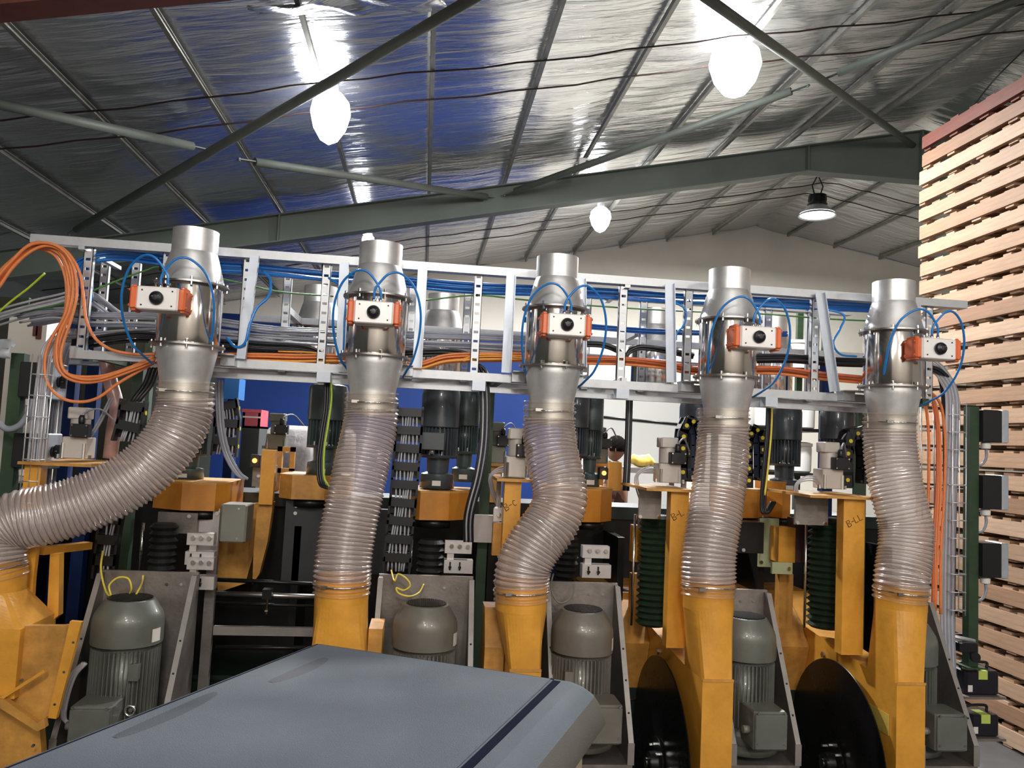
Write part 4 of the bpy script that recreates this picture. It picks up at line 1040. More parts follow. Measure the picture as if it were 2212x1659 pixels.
def upright_motor(x, ytop, ybase, Y, r, m, label, box=0):
    b = A(x, ybase, Y); H = A(x, ytop, Y).z-b.z
    t = thing('gear_motor', label, 'motor', b, 'dark upright gear motors behind')
    build('fan_cover', MB().lathe([(r*.93, H*.60), (r, H*.61), (r, H*.93), (r*.93, H*.985), (r*.7, H)], b, 32), m, t)
    build('core', MB().cyl(b+Vector((0, 0, H*.34)), r*.78, H*.28, seg=24), m, t)
    f = MB()
    for k in range(28):
        a = 2*math.pi*k/28; f.bx(r*.75, r*.95, -.003, .003, H*.33, H*.6, Matrix.Translation(b) @ Matrix.Rotation(a, 4, 'Z'))
    build('cooling_fins', f, m, t)
    build('neck', MB().lathe([(r*.95, H*.30), (r*.95, H*.33), (r*.6, H*.33), (r*.55, H*.16), (r*.85, H*.14), (r*.9, 0)][::-1], b, 32), m, t)
    mb = MB()
    for k in range(8): mb.cyl(b+Vector((r*.84*math.cos(k*.785+.2), r*.84*math.sin(k*.785+.2), H*.315)), .008, .03, seg=6)
    build('flange_bolts', mb, M['flange'], t)['kind'] = 'stuff'
    if box:
        e = build('terminal_box', MB().bev(b.x+box*r*.35-.07, b.x+box*r*.35+.07, b.y-r-.06, b.y-r*.7, b.z+H*.38, b.z+H*.55, .006), m, t)
        build('gland', MB().cyl((b.x+box*r*.35, b.y-r-.02, b.z+H*.34), .014, .03, seg=10), M['alu'], e)
    build('paper_tag', MB().bx(b.x-.03, b.x+.02, b.y-r*.89, b.y-r*.885, b.z+H*.03, b.z+H*.08), M['paper'], t, 'pale tag')
    return t
upright_motor(405, 868, 1035, 4.85, .1, M['motor_teal'], 'dark gear motor mostly hidden behind the first hose')
upright_motor(699, 830, 1027, 4.95, .118, M['motor_teal'], 'dark green grey gear motor left of the second hose')
upright_motor(943, 838, 1054, 4.78, .115, M['motor_dark'], 'dark gear motor with terminal box beside the tall black cable chain', -1)
upright_motor(1000, 842, 1040, 4.95, .085, M['motor_teal'], 'slimmer dark gear motor just right of the boxed one')
upright_motor(1236, 845, 1045, 4.9, .09, M['motor_dark'], 'dark gear motor touching the right side of the S bent hose')
upright_motor(1272, 850, 1052, 5.0, .075, M['motor_teal'], 'slim dark gear motor right of the S bent hose')
upright_motor(1494, 868, 1040, 4.95, .09, M['motor_dark'], 'dark blue grey gear motor left of the fourth hose')
upright_motor(1693, 878, 1062, 5.0, .105, M['motor_dark'], 'dark gear motor half way between the fourth and rightmost hoses')
upright_motor(1806, 884, 1050, 4.75, .105, M['motor_dark'], 'dark blue grey gear motor behind the B-LL servo')

# ------------------------------------------------------------------ cable drag chains
def chain(pts, Y, w_, label, step=.105, dots=True, th=.05, ncab=5, side=False):
    P = resample(smooth_path([A(x, y, *(yy or [Y])) for x, y, *yy in pts], 10), step)
    t = thing('cable_chain', label, 'cable chain', P[-1], 'black plastic cable chains')
    for i in range(len(P)-1):
        a, b = P[i], P[i+1]; d = (b-a).normalized(); base = Vector((0, 1, 0)) if side else Vector((1, 0, 0)); sx = base-d*d.dot(base); sx.normalize(); up = d.cross(sx)
        if up.y > 0 and not side: up = -up
        mb = MB(); L = (b-a).length
        def bxl(u0, u1, v0, v1, h0, h1):
            m4 = Matrix(((sx.x, d.x, up.x, a.x), (sx.y, d.y, up.y, a.y), (sx.z, d.z, up.z, a.z), (0, 0, 0, 1)))
            mb.bx(u0, u1, v0, v1, h0, h1, m4)
        bxl(-w_/2, -w_/2+.012, -.01, L+.01, -th/2, th/2); bxl(w_/2-.012, w_/2, -.01, L+.01, -th/2, th/2)
        bxl(-w_/2, w_/2, L*.0, L*.46, th/2-.008, th/2); bxl(-w_/2, w_/2, 0, L*.88, -th/2, -th/2+.006)
        mb.sm = [False]*len(mb.f)
        lk = build('chain_link', mb, M['black'], t)
        if dots:
            e = MB(); cpt = a+d*L*.5
            for s_ in (-1, 1): e.cyl(cpt+sx*(w_/2*s_), .012, .003*s_*(-1 if side else 1) if not side else .003*s_, 'Y' if side else 'X', 14)
            build('pivot_cap', e, M['dot'], lk, 'round yellow pivot cap')
    for k in range(ncab):
        off = (k-(ncab-1)/2)*(w_-.05)/ncab
        mb = MB().tube(smooth_path([p+Vector((off+.006*math.sin(i*1.3+k), -.004+.008*math.sin(i*.7+k*2), 0)) for i, p in enumerate(P)], 3), .0052, 6)
        build('cable', mb, M['lgrey_cable'] if k != 1 else M['white_alu'], t)
    return t
chain([(290, 868), (286, 900), (276, 940), (262, 980)], 4.35, .13, 'black cable chain curving down behind the first hose', dots=True, th=.06)
chain([(243, 1110), (236, 1150), (230, 1200), (225, 1245)], 4.3, .11, 'black cable chain under the first hose, above the lower left motor', ncab=3, dots=False)
chain([(486, 868), (492, 900), (488, 950), (480, 1020)], 4.9, .15, 'black cable chain right of the first hose with a grey cable beside it')
chain([(886, 882), (882, 950), (876, 1020), (870, 1090), (862, 1160), (855, 1250)], 4.4, .15, 'tall straight black cable chain right of the second hose', step=.098, dots=False, th=.06, ncab=6)
chain([(1026, 890), (1024, 930), (1020, 990)], 5.2, .11, 'short black cable chain behind the middle cable bundle', dots=False)
chain([(1470, 1032), (1470, 965), (1475, 922), (1490, 904), (1504, 918), (1508, 960), (1507, 1030)], 4.5, .09, 'black cable chain with yellow dots left of the fourth hose', step=.068, th=.055, ncab=3, side=True)
chain([(1612, 1050), (1612, 955), (1618, 930), (1630, 922), (1641, 940), (1643, 1000), (1642, 1050)], 4.9, .09, 'black cable chain with yellow dots right of the fourth hose', step=.075, th=.055, ncab=3, side=True)
chain([(1822, 1050), (1822, 985), (1828, 948), (1845, 930), (1862, 942), (1870, 985), (1868, 1050)], 4.55, .10, 'black cable chain with yellow dots left of the rightmost hose', step=.078, th=.07, ncab=4, side=True)

# hanging cable drops under the rack
def drop(pts, n, r, mats, label, group, dx=.011):
    for k in range(n):
        P = [A(x, y, Y)+Vector((dx*(k-(n-1)/2), .004*(k % 2), 0)) for x, y, Y in pts]
        single('hanging_cable', MB().tube(smooth_path(P, 8), r, 8), mats[k % len(mats)], label if n == 1 else label+', '+ORD[k]+' from left', 'cable', group)
drop([(708, 815, 4.28), (706, 880, 4.25), (697, 940, 4.22), (690, 1000, 4.2), (695, 1045, 4.18), (712, 1055, 4.15)], 3, .007, [M['black_cable']], 'black cable of the drop left of the second hose', 'black drop left of the second hose')
drop([(714, 815, 4.27), (716, 860, 4.24), (708, 920, 4.21), (700, 975, 4.19), (700, 1030, 4.16), (712, 1052, 4.14)], 1, .0055, [M['lime_cable']], 'yellow green earth cable hanging left of the second hose', None)
drop([(1045, 815, 4.3), (1048, 880, 4.3), (1045, 960, 4.3), (1034, 1030, 4.3), (1018, 1090, 4.32), (1012, 1125, 4.35), (1012, 1170, 4.4)], 5, .007, [M['black_cable'], M['lgrey_cable'], M['black_cable'], M['grey_cable']], 'cable strapped between the tall chain and S bent hose', 'strapped drop in the middle')
drop([(1360, 855, 4.5), (1358, 920, 4.5), (1356, 980, 4.5), (1352, 1060, 4.5)], 3, .010, [M['black_cable'], M['grey_cable']], 'cable strapped to the green post beside the person', 'cables on the green post')
drop([(1662, 865, 4.4), (1660, 930, 4.4), (1654, 1000, 4.4), (1648, 1090, 4.4), (1655, 1108, 4.4), (1670, 1085, 4.45)], 3, .009, [M['black_cable']], 'thick black cable hanging right of the fourth hose', 'black drop right of the fourth hose')
drop([(1668, 865, 4.38), (1666, 930, 4.38), (1660, 1000, 4.38), (1652, 1070, 4.38)], 1, .006, [M['yellow_cable']], 'yellow cable hanging right of the fourth hose', None)
drop([(473, 820, 4.6), (474, 880, 4.6), (478, 930, 4.6), (490, 980, 4.6), (512, 1020, 4.6), (530, 1035, 4.6)], 3, .008, [M['grey_cable'], M['lgrey_cable']], 'grey cable curving right of the first hose to the bench', 'grey drop right of the first hose', .014)
drop([(178, 960, 4.4), (200, 935, 4.4), (218, 905, 4.4), (240, 860, 4.4)], 2, .006, [M['grey_cable']], 'thin grey lead at the left servo', 'leads at the left servo')
for i, (x, y) in enumerate([(1400, 1000), (1745, 1020), (1085, 1000)]):
    for k in range(3):
        P = [A(x+40-k*3, y+14+k*4, 4.35), A(x, y+8+k*5, 4.3), A(x-28+k*3, y+30, 4.3), A(x-20+4*k, y+75, 4.35), A(x-5+5*k, y+105, 4.4)]
        single('thin_lead', MB().tube(smooth_path(P), .004, 6), M['lgrey_cable'], 'thin grey lead arching at the ' + ['B-L', 'B-LL', 'B-C'][i] + ' bracket, %s one' % ORD[k], 'cable', 'thin leads at the %s bracket' % ['B-L', 'B-LL', 'B-C'][i])

# ------------------------------------------------------------------ bellows, spindle blocks and plates
def bellows(x, w_px, ytop, ybot, Y, m, label):
    X0, X1, z0, z1 = prect(x-w_px/2, ytop, x+w_px/2, ybot, Y); r = (X1-X0)/2; c = Vector(((X0+X1)/2, Y, z0))
    n = max(4, int((z1-z0)/.034)); prof = []
    for k in range(n): prof += [(r*.78, (z1-z0)*k/n), (r, (z1-z0)*(k+.5)/n)]
    prof.append((r*.78, z1-z0))
    t = thing('bellows', label, 'bellows', c, 'folded bellows on the spindles')
    build('folds', MB().lathe(prof, c, 28, smooth=False), m, t)
    build('guide_rod', MB().cyl((c.x-r-.03, Y-.02, z0), .008, z1-z0, seg=10), M['chrome'], t, 'bright thin guide rod')
    return t
bellows(1412, 70, 1112, 1350, 4.45, M['bellows'], 'green black bellows left of the B-L bracket')
bellows(1785, 76, 1118, 1355, 4.45, M['bellows'], 'green black bellows left of the B-LL bracket')
bellows(352, 62, 1130, 1235, 4.5, M['bellows_k'], 'black bellows below the first gear housing')
bellows(930, 60, 1165, 1240, 4.6, M['bellows_k'], 'black bellows behind the tall cable chain')
bellows(1225, 50, 1130, 1250, 4.7, M['bellows_k'], 'black bellows right of the S bent hose')
def block_pair(x, y, Y, label, s=1.):
    X0, X1, z0, z1 = prect(x, y, x+58*s, y+68*s, Y)
    t = thing('clamp_block', label, 'clamp', ((X0+X1)/2, Y, z0), 'machined clamp blocks with bolts')
    h = z1-z0; w_ = X1-X0
    build('upper_block', MB().bx(X0, X1, Y, Y+.06, z0+h*.62, z1), M['silver'], t)
    build('lower_block', MB().bx(X0, X1+.01, Y-.01, Y+.06, z0, z0+h*.42), M['silver'], t)
    build('web', MB().bx(X0+w_*.1, X0+w_*.35, Y+.01, Y+.05, z0+h*.4, z0+h*.64), M['silver'], t)
    for u, v in ((.25, .86), (.55, .86), (.85, .86)): build('socket_bolt', MB().cyl((X0+w_*u, Y, z0+h*v), .011, -.02, 'Y', 10), M['chrome'], t)
    for u in (.22, .58): build('clamp_stud', MB().cyl((X0+w_*u, Y-.012, z0+h*.2), .008, -.02, 'Y', 10).bx(X0+w_*u-.004, X0+w_*u+.004, Y-.016, Y-.01, z0+h*.1, z0+h*.36), M['black_steel'], t)
    return t
block_pair(402, 1152, 4.35, 'pale clamp block above the lower left console'); block_pair(402, 1205, 4.3, 'grey lower clamp block at the lower left console top')
block_pair(960, 1170, 4.4, 'pale clamp block right of the tall cable chain'); block_pair(1258, 1180, 4.4, 'pale clamp block above the console right of the S bent hose')
# spindle plates
def plate(name, rect, Y, d, m, label, cat, bolts=(), group=None):
    mb = MB(); pbox(mb, *rect, Y, d)
    X0, X1, z0, z1 = prect(*rect, Y)
    t = thing(name, label, cat, ((X0+X1)/2, Y, z0), group)
    build('plate', mb, m, t)
    if bolts:
        b = MB()
        for u, v in bolts: b.cyl((X0+(X1-X0)*u, Y, z1-(z1-z0)*v), .011, -.014, 'Y', 10)
        build('bolts', b, M['chrome'], t)
    return t
plate('spindle_plate', (425, 1098, 472, 1200), 4.62, .03, M['silver'], 'pale stained spindle plate under the first gear housing', 'plate', ((.9, .1), (.85, .6)))
plate('bearing_block', (340, 1107, 426, 1152), 4.58, .2, M['steel'], 'brown bearing block under the first gear housing', 'bearing', ((.8, .15),))
plate('frame_upright', (436, 1200, 458, 1520), 4.42, .03, M['steel'], 'grey steel upright right of the lower left motor console', 'plate', ((.3, .06), (.7, .06)))
plate('spindle_plate', (1014, 1113, 1078, 1172), 4.75, .05, M['silver'], 'rounded pale spindle plate left of the B-C bracket', 'plate')
plate('machine_guard', (612, 1082, 694, 1262), 4.85, .04, M['dkpanel'], 'charcoal guard panel left of the second hose', 'panel', ((.28, .06), (.27, .15)))
plate('machine_guard', (800, 1100, 838, 1240), 4.9, .04, M['dkpanel'], 'dark guard panel between the second hose and the tall chain', 'panel')
plate('dusty_gearbox', (545, 1005, 592, 1052), 5.0, .1, M['steel'], 'dusty brown gear cover left of the pale housing', 'gearbox', ((.3, .5),))
plate('steel_cheek', (1594, 1128, 1650, 1195), 4.6, .12, M['black_steel'], 'black square motor end right of the fourth hose', 'block', ((.2, .9),))
plate('pale_bracket', (1640, 1120, 1682, 1225), 4.75, .02, M['palegreen'], 'pale yellow green bracket plate between the fourth hose and the B-LL bracket', 'bracket', ((.1, .9), (.9, .9)))
plate('pale_bracket', (1668, 1215, 1712, 1240), 4.55, .02, M['palegreen'], 'small pale yellow green lug with an oval hole under the larger plate', 'bracket', ((.8, .5),))
plate('yellow_block', (1682, 1140, 1718, 1215), 4.6, .12, M['yellow'], 'square yellow block left of the B-LL guide rod', 'block')
plate('support_column', (1682, 1240, 1712, 1420), 4.7, .06, M['yellow_dirty'], 'dirty yellow leg below the pale lug', 'column')
plate('support_column', (1362, 1240, 1396, 1420), 4.75, .06, M['yellow_dirty'], 'dirty yellow leg left of the green black bellows', 'column')
plate('maroon_block', (1716, 1120, 1738, 1215), 4.62, .1, M['maroon'], 'dark maroon round edged block beside the guide rod', 'block')
plate('maroon_block', (1394, 1108, 1416, 1218), 4.55, .08, M['maroon'], 'dark maroon strip left of the green black bellows', 'block')
plate('yellow_strip', (1366, 1135, 1394, 1214), 4.55, .06, M['yellow'], 'yellow strip with black wire left of the maroon strip', 'plate')
plate('yellow_strip', (1064, 1130, 1088, 1200), 4.2, .05, M['yellow_dirty'], 'yellow strip left of the B-C bracket', 'plate')
plate('sensor_plate', (1379, 1113, 1400, 1143), 4.5, .02, M['silver'], 'pale sensor plate with an orange nut left of the B-L bracket', 'plate', ((.55, .5),))
plate('sensor_plate', (1066, 1098, 1086, 1126), 4.18, .02, M['silver'], 'pale sensor plate with an orange nut left of the B-C bracket', 'plate', ((.6, .5),))
plate('sensor_plate', (1378, 1222, 1400, 1248), 4.5, .02, M['silver'], 'lower pale sensor plate beside the bellows', 'plate', ((.5, .5),))
plate('yellow_bracket', (562, 972, 592, 1090), 4.8, .05, M['yellow'], 'narrow upright yellow arm in front of the small grey servo', 'bracket')
plate('yellow_bracket', (1316, 998, 1342, 1060), 5.1, .05, M['yellow'], 'short yellow plate left of the green post', 'bracket')
# curved arm under it
q = [(A(x, y, 4.85).x, A(x, y, 4.85).z) for x, y in [(556, 1090), (590, 1085), (578, 1170), (560, 1240), (545, 1262), (548, 1180)]]
single('yellow_chute', MB().prism(q, 'Y', 4.85, 4.92), M['yellow_dirty'], 'curved yellow chute below the upright arm', 'chute')
q = [(A(x, y, 4.95).x, A(x, y, 4.95).z) for x, y in [(500, 1095), (558, 1090), (552, 1180), (530, 1260), (470, 1280), (468, 1190)]]
single('yellow_chute', MB().prism(q, 'Y', 4.95, 5.2), M['yellow_dirty'], 'dark yellow curved chute right of the grey junction box', 'chute')
# yellow window frame behind the second motor
X0, X1, z0, z1 = prect(598, 965, 636, 1022, 5.2); mb = MB()
mb.bx(X0, X0+.03, 5.2, 5.23, z0, z1).bx(X1-.03, X1, 5.2, 5.23, z0, z1).bx(X0, X1, 5.2, 5.23, z1-.03, z1).bx(X0, X1, 5.2, 5.23, z0, z0+.03)
single('yellow_window_bracket', mb, M['yellow_dirty'], 'small open yellow frame beside the small grey servo', 'frame')
# indicators
for x, y, lab in ((550, 995, 'small glowing orange indicator left of the upright yellow arm'), (1305, 1022, 'small glowing orange indicator near the person')):
    p_ = A(x, y, 4.9); tt = thing('indicator_light', lab, 'indicator', p_)
    build('lens', MB().sphere(p_, .014), M['glow_orange'], tt); build('sensor_body', MB().bev(p_.x-.03, p_.x+.03, p_.y+.01, p_.y+.06, p_.z-.04, p_.z+.035, .005), M['black'], tt)
# junction box right of first gear head
X0, X1, z0, z1 = prect(474, 1090, 524, 1172, 4.5); t = thing('junction_box', 'olive grey junction box right of the first gear housing', 'box', ((X0+X1)/2, 4.5, z0))
build('box', MB().bev(X0, X1+.02, 4.5, 4.68, z0, z1, .01), M['jbox'], t); b = MB()
for u, v in ((.8, .1), (.8, .9)): b.cyl((X0+(X1-X0)*u, 4.5, z0+(z1-z0)*v), .006, -.006, 'Y', 8)
build('lid_screws', b, M['chrome'], t)
# long shafts and bars of the transfer bed, left of the second duct
def bar(pts, r, m, label, cat='bar', sq=None):
    a, b = A(*pts[0]), A(*pts[1])
    mb = MB().beam(a, b, *sq) if sq else MB().tube([a, (a+b)/2, b], r, 16)
    return single('transfer_bar', mb, m, label, cat, None)
bar([(470, 1252, 4.6), (690, 1262, 4.6)], .012, M['black_steel'], 'thin dark upper shaft of the transfer bed left of the second duct')
bar([(468, 1282, 4.55), (690, 1290, 4.55)], .016, M['flange'], 'shiny long shaft of the transfer bed left of the second duct')
bar([(466, 1302, 4.6), (690, 1310, 4.6)], .008, M['black_steel'], 'thin dark lower rod of the transfer bed left of the second duct')
bar([(462, 1361, 4.45), (700, 1365, 4.45)], 0, M['cutedge'], 'brown worn flat steel rail left of the second duct', sq=(.03, .045))
bar([(465, 1398, 4.5), (700, 1400, 4.5)], .012, M['black_steel'], 'threaded dark spindle under the worn flat rail')
bar([(1335, 1273, 4.9), (1408, 1276, 4.9)], .012, M['flange'], 'short shiny shaft right of the console by the middle motor')
bar([(1335, 1298, 4.9), (1408, 1300, 4.9)], .012, M['flange'], 'short lower shaft right of the console by the middle motor')
p_ = A(578, 1290, 4.5); tt = thing('stop_screw', 'clamp with hanging stop screw on the shiny long shaft', 'clamp', p_)
build('clamp', MB().cb(p_+Vector((0, 0, .02)), .05, .06, .05), M['black_steel'], tt); build('screw', MB().cyl(p_-Vector((0, 0, .09)), .006, .09, seg=8).cyl(p_-Vector((0, 0, .075)), .016, .008, seg=6), M['chrome'], tt)
# machine bed, its dark body added to fill the black gaps behind
t = thing('machine_bed', 'long dark green machine bed, added dark body filling gaps behind the motors and ducts', 'machine', (.5, 5.2, 0))
build('lower_bed', MB().bev(-2.6, 3.3, 4.75, 5.6, 0, .86, .02), M['green_bed'], t)
build('gap_fill_beam', MB().bx(-2.5, 3.2, 5.25, 5.6, .86, 1.78), M['black_steel'], t)
build('top_rail', MB().bx(-2.5, 3.2, 5.2, 5.62, 1.78, 1.86), M['green_bed'], t)
for X in (-2.2, -.7, .45, 1.25, 2.15, 3.0):
    build('web_plate', MB().bx(X-.02, X+.02, 4.85, 5.25, .86, 1.7), M['black_steel'], t)
build('front_lip', MB().bx(-2.6, 3.3, 4.70, 4.76, .78, .84), M['green_bed'], t)

# ------------------------------------------------------------------ wire baskets, green posts and switch boxes
def basket(px_top, px_bot, Y, w_, label, grp='vertical wire cable baskets'):
    a, b = A(*px_top, Y), A(*px_bot, Y); x = (a.x+b.x)/2
    t = thing('wire_basket', label, 'cable basket', (x, Y, b.z), grp)
    mb = MB()
    for i, (dx, dy) in enumerate(((-w_/2, 0), (0, 0), (w_/2, 0), (-w_/2, .06), (w_/2, .06))): mb.tube([(x+dx, Y+dy, b.z), (x+dx, Y+dy, a.z)], .0032, 6)
    z = b.z+.03
    while z < a.z:
        mb.tube([(x-w_/2, Y+.06, z), (x-w_/2-.002, Y-.002, z), (x+w_/2+.002, Y-.002, z), (x+w_/2, Y+.06, z)], .0032, 6); z += .105
    build('wires', mb, M['galv'], t)
    return t, x
t_, xb_ = basket((78, 765), (68, 1100), 4.15, .075, 'wire cable basket standing at the left end of the rack')
for k in range(6):
    single('riser_cable', MB().tube(smooth_path([(xb_-.03+.012*k, 4.19+.008*(k % 2), 1.55), (xb_-.032+.012*k, 4.19+.008*(k % 2), 2.1), (xb_-.02+.01*k, 4.19, 2.55), (xb_+.0+.012*k, 4.25, 2.68)]), .0062, 7), M['lgrey_cable'], 'grey cable rising in the left wire basket, %s from left' % ORD[k], 'cable', 'cables in the left wire basket')
for k in range(9):
    X = A(102+k*4, 850, 4.5).x
    single('riser_cable', MB().tube(smooth_path([(X, 4.5, 1.6), (X+.004*math.sin(k), 4.5+.01*(k % 2), 2.1), (X+.01, 4.5, 2.5), (X+.06, 4.5, 2.75)]), .006, 7), M['grey_cable'] if k % 3 else M['lgrey_cable'], 'grey cable hanging right of the left wire basket, %s from left' % ORD[k], 'cable', 'cables right of the left wire basket')
t_, xb_ = basket((2076, 868), (2068, 1330), 4.45, .085, 'tall wire cable basket at the right end of the machine')
for k in range(8):
    sx = .011*(k-3.5)
    P = [A(1950, 795, 4.5)+Vector((0, .01*(k % 3), .012*(k-3))), A(2010, 790, 4.5)+Vector((0, .01*(k % 3), .012*(k-3))), A(2042, 820, 4.5)+Vector((sx*.6, 0, .008*(k-3))), A(2058, 870, 4.5)+Vector((sx, 0, 0)), (xb_+sx-.02, 4.5, 2.2), (xb_+sx-.03, 4.5, 1.9), (xb_+sx-.035, 4.5, 1.4), (xb_+sx-.02, 4.5, 1.0)]
    single('riser_cable', MB().tube(smooth_path(P), .0068, 7), M['grey_cable'] if k % 2 else M['lgrey_cable'], 'grey cable bending down into the right basket, %s from left' % ORD[k], 'cable', 'cables in the right wire basket')
# clear wires frame right of last hose: galvanised guard mesh
mb = MB()
for x in (1978, 1990, 2003, 2017):
    mb.tube([A(x, 880, 4.75), A(x+2, 1120, 4.75)], .004, 6)
single('guard_wires', mb, M['galv'], 'upright bright wires of the guard behind the rightmost hose', 'wire guard')
def switch_stack(xp, Y, boxes, ytop, ybot, side, label, names, wpx):
    Xp = A(xp, (ytop+ybot)/2, Y).x; zt1, zb1 = A(xp, ytop, Y).z, A(xp, ybot, Y).z
    t = thing('green_post', label, 'post', (Xp, Y, zb1), 'green posts of the machine frame')
    build('post', MB().bx(Xp-.032, Xp+.032, Y, Y+.06, zb1, zt1), M['green_paint'], t)
    build('foot', MB().bx(Xp-.06, Xp+.06, Y-.03, Y+.09, zb1-.01, zb1), M['green_paint'], t)
    for (y0, y1), nm in zip(boxes, names):
        X0, X1, z0, z1 = prect(xp, y0, xp+wpx*side if side > 0 else xp, y1, Y)
        x0, x1 = (Xp+.034, Xp+.034+.17) if side > 0 else (Xp-.2, Xp-.034)
        s = thing('isolator_box', nm, 'switch box', ((x0+x1)/2, Y, z0), 'isolator boxes on the green posts')
        build('case', MB().bev(x0, x1-.045, Y-.04, Y+.12, z0, z1, .006), M['dkpanel'] if side < 0 else M['black'], s, 'black back case')
        build('lid', MB().bev(x1-.045, x1, Y-.045, Y+.125, z0-.003, z1+.003, .008), M['silver'] if 0 else M['jbox'] if 0 else M['white_alu'], s, 'grey front cover')
        build('rotary_handle', MB().lathe([(.03, 0), (.03, .012), (.012, .014), (.012, .03)], (x1, Y+.02, (z0+z1)/2), 16, 'X').bx(x1+.012, x1+.035, Y+.013, Y+.027, (z0+z1)/2-.035, (z0+z1)/2+.035), M['black'] if xp < 1000 else M['ylabel'], s)
        build('cable_gland', MB().lathe([(.02, -.045), (.028, -.04), (.03, -.01), (.022, 0)], (x0+.05, Y+.01, z0), 16), M['white_plastic'], s)
        build('lead', MB().tube(smooth_path([(x0+.05, Y+.01, z0-.03), (x0+.055, Y+.01, z0-.09), (x0+.02, Y+.0, z0-.14), (Xp+.01*side, Y+.03, z0-.16)]), .009, 8), M['grey_cable'], s)
    return t
switch_stack(2104, 4.7, [(886, 955), (1026, 1099), (1172, 1246)], 878, 1440, 1, 'dark green post with three isolator boxes beside the pallet stack', ['isolator box on the right green post, top one', 'isolator box on the right green post, middle one', 'isolator box on the right green post, lowest one'], 55)
switch_stack(24, 4.35, [(782, 858), (935, 1010)], 762, 1075, 1, 'dark green post at the left picture edge', ['dark isolator box at the left picture edge, upper one', 'dark isolator box at the left picture edge, lower one'], 40)
# black clamps, drills (battery tools) at the bottom right
def toolcase(x0, y0, x1, y1, Y, label):
    X0, X1, z0, z1 = prect(x0, y0, x1, y1, Y); t = thing('valve_block', label, 'valve block', ((X0+X1)/2, Y, z0), 'black boxed units by the pallets')
    build('case', MB().bev(X0, X1, Y, Y+.16, z0, z1, .015), M['battery'], t)
    xm = (X0+X1)/2
    build('label', MB().bx(xm-.03, xm+.03, Y-.003, Y+.1, z1-.05, z1+.003), M['lime_label'], t, 'yellow green label')
    build('white_tag', MB().bx(X0+.015, X0+.045, Y-.002, Y, z0+.02, z0+.06), M['paper'], t)
    build('grip', MB().tube(smooth_path([(X0+.02, Y+.08, z1), (X0+.03, Y+.08, z1+.03), (X1-.04, Y+.08, z1+.035), (X1-.03, Y+.08, z1)]), .009, 8), M['battery'], t)
    build('shelf_plate', MB().bx(X0-.03, X1+.02, Y-.03, Y+.2, z0-.016, z0-.001), M['steel'], t)
    build('shelf_stem', MB().bx(X0-.05, X0-.03, Y, Y+.1, 0, z0), M['redox'], t)
toolcase(2086, 1450, 2160, 1502, 4.7, 'black unit with a yellow green label low beside the pallets, upper one')
toolcase(2098, 1545, 2160, 1592, 4.7, 'black unit with a yellow green label low beside the pallets, lower one')
p_ = A(2095, 1400, 4.6); single('limit_switch', MB().bev(p_.x-.06, p_.x+.06, 4.6, 4.7, p_.z-.03, p_.z+.03, .01).cyl(p_+Vector((.02, -.0, -.05)), .03, -.03, 'Y', 16), M['black'], 'black limit switch on the right end frame above the boxed units', 'switch')
bar([(2045, 1372, 4.65), (2105, 1385, 4.65)], .012, M['galv'], 'short bright rod below the right wire basket')

# ------------------------------------------------------------------ far background
# raised walkway and person
t = thing('walkway', 'raised grey steel walkway behind the machines', 'platform', (1.5, 7.7, 0))
WZ = .62
build('deck', MB().bx(-2.0, 4.2, 7.2, 8.2, WZ-.05, WZ), M['steel'], t)
for X in (-1.9, .2, 2.2, 4.1):
    for Y in (7.25, 8.15): build('leg', MB().bx(X-.03, X+.03, Y-.03, Y+.03, 0, WZ-.05), M['green_paint'], t)
# bales in film with a red crate
def bale(x0, y0, x1, y1, Y, label, seed):
    X0, X1, z0, z1 = prect(x0, y0, x1, y1, Y); c = Vector(((X0+X1)/2, Y+.5, 0)); r = (X1-X0)/2
    rnd = random.Random(seed); V = []; seg = 36; rings = 14; H = z1
    for j in range(rings+1):
        for i in range(seg):
            a = 2*math.pi*i/seg; k = 1/max(abs(math.cos(a)), abs(math.sin(a)))**.7
            q = r*k*(1+.02*math.sin(a*7+j)+.015*rnd.uniform(-1, 1)); s_ = 1 if j < rings-2 else (.93 if j == rings-2 else (.7 if j == rings-1 else .05))
            V.append(c+Vector((q*math.cos(a)*s_, q*.6*math.sin(a)*s_, H*min(j, rings-2)/(rings-2)*.96+(.02*H if j > rings-2 else 0))))
    mb = MB(); mb.add(V, [(j*seg+i, j*seg+(i+1) % seg, (j+1)*seg+(i+1) % seg, (j+1)*seg+i) for j in range(rings) for i in range(seg)], True)
    single('wrapped_bale', mb, M['grey_wrap'], label, 'bale', 'film wrapped bales')
bale(548, 905, 660, 1020, 7.0, 'film wrapped grey bale left of the green grey gear motor', 1)
bale(655, 912, 760, 1020, 7.4, 'film wrapped grey bale behind the green grey gear motor', 2)
X0, X1, z0, z1 = prect(524, 884, 562, 925, 7.6); t = thing('plastic_crate', 'pink red plastic crate left of the wrapped bales', 'crate', ((X0+X1)/2, 7.8, 0))
mb = MB()
mb.bx(X0, X1, 7.6, 7.62, z0, z1).bx(X0, X0+.02, 7.6, 8, z0, z1).bx(X1-.02, X1, 7.6, 8, z0, z1).bx(X0, X1, 7.98, 8, z0, z1).bx(X0, X1, 7.6, 8, z0, z0+.02)
build('shell', mb, M['pink_crate'], t); build('rim', MB().bx(X0-.01, X1+.01, 7.585, 7.6, z1-.03, z1), M['pink_crate'], t); build('rim_band', MB().bx(X0, X1, 7.59, 7.6, z1-.08, z1-.065), M['white_plastic'], t, 'pale band')
build('stand', MB().bx(X0, X1, 7.6, 8, 0, z0), M['wall_dark'], t)
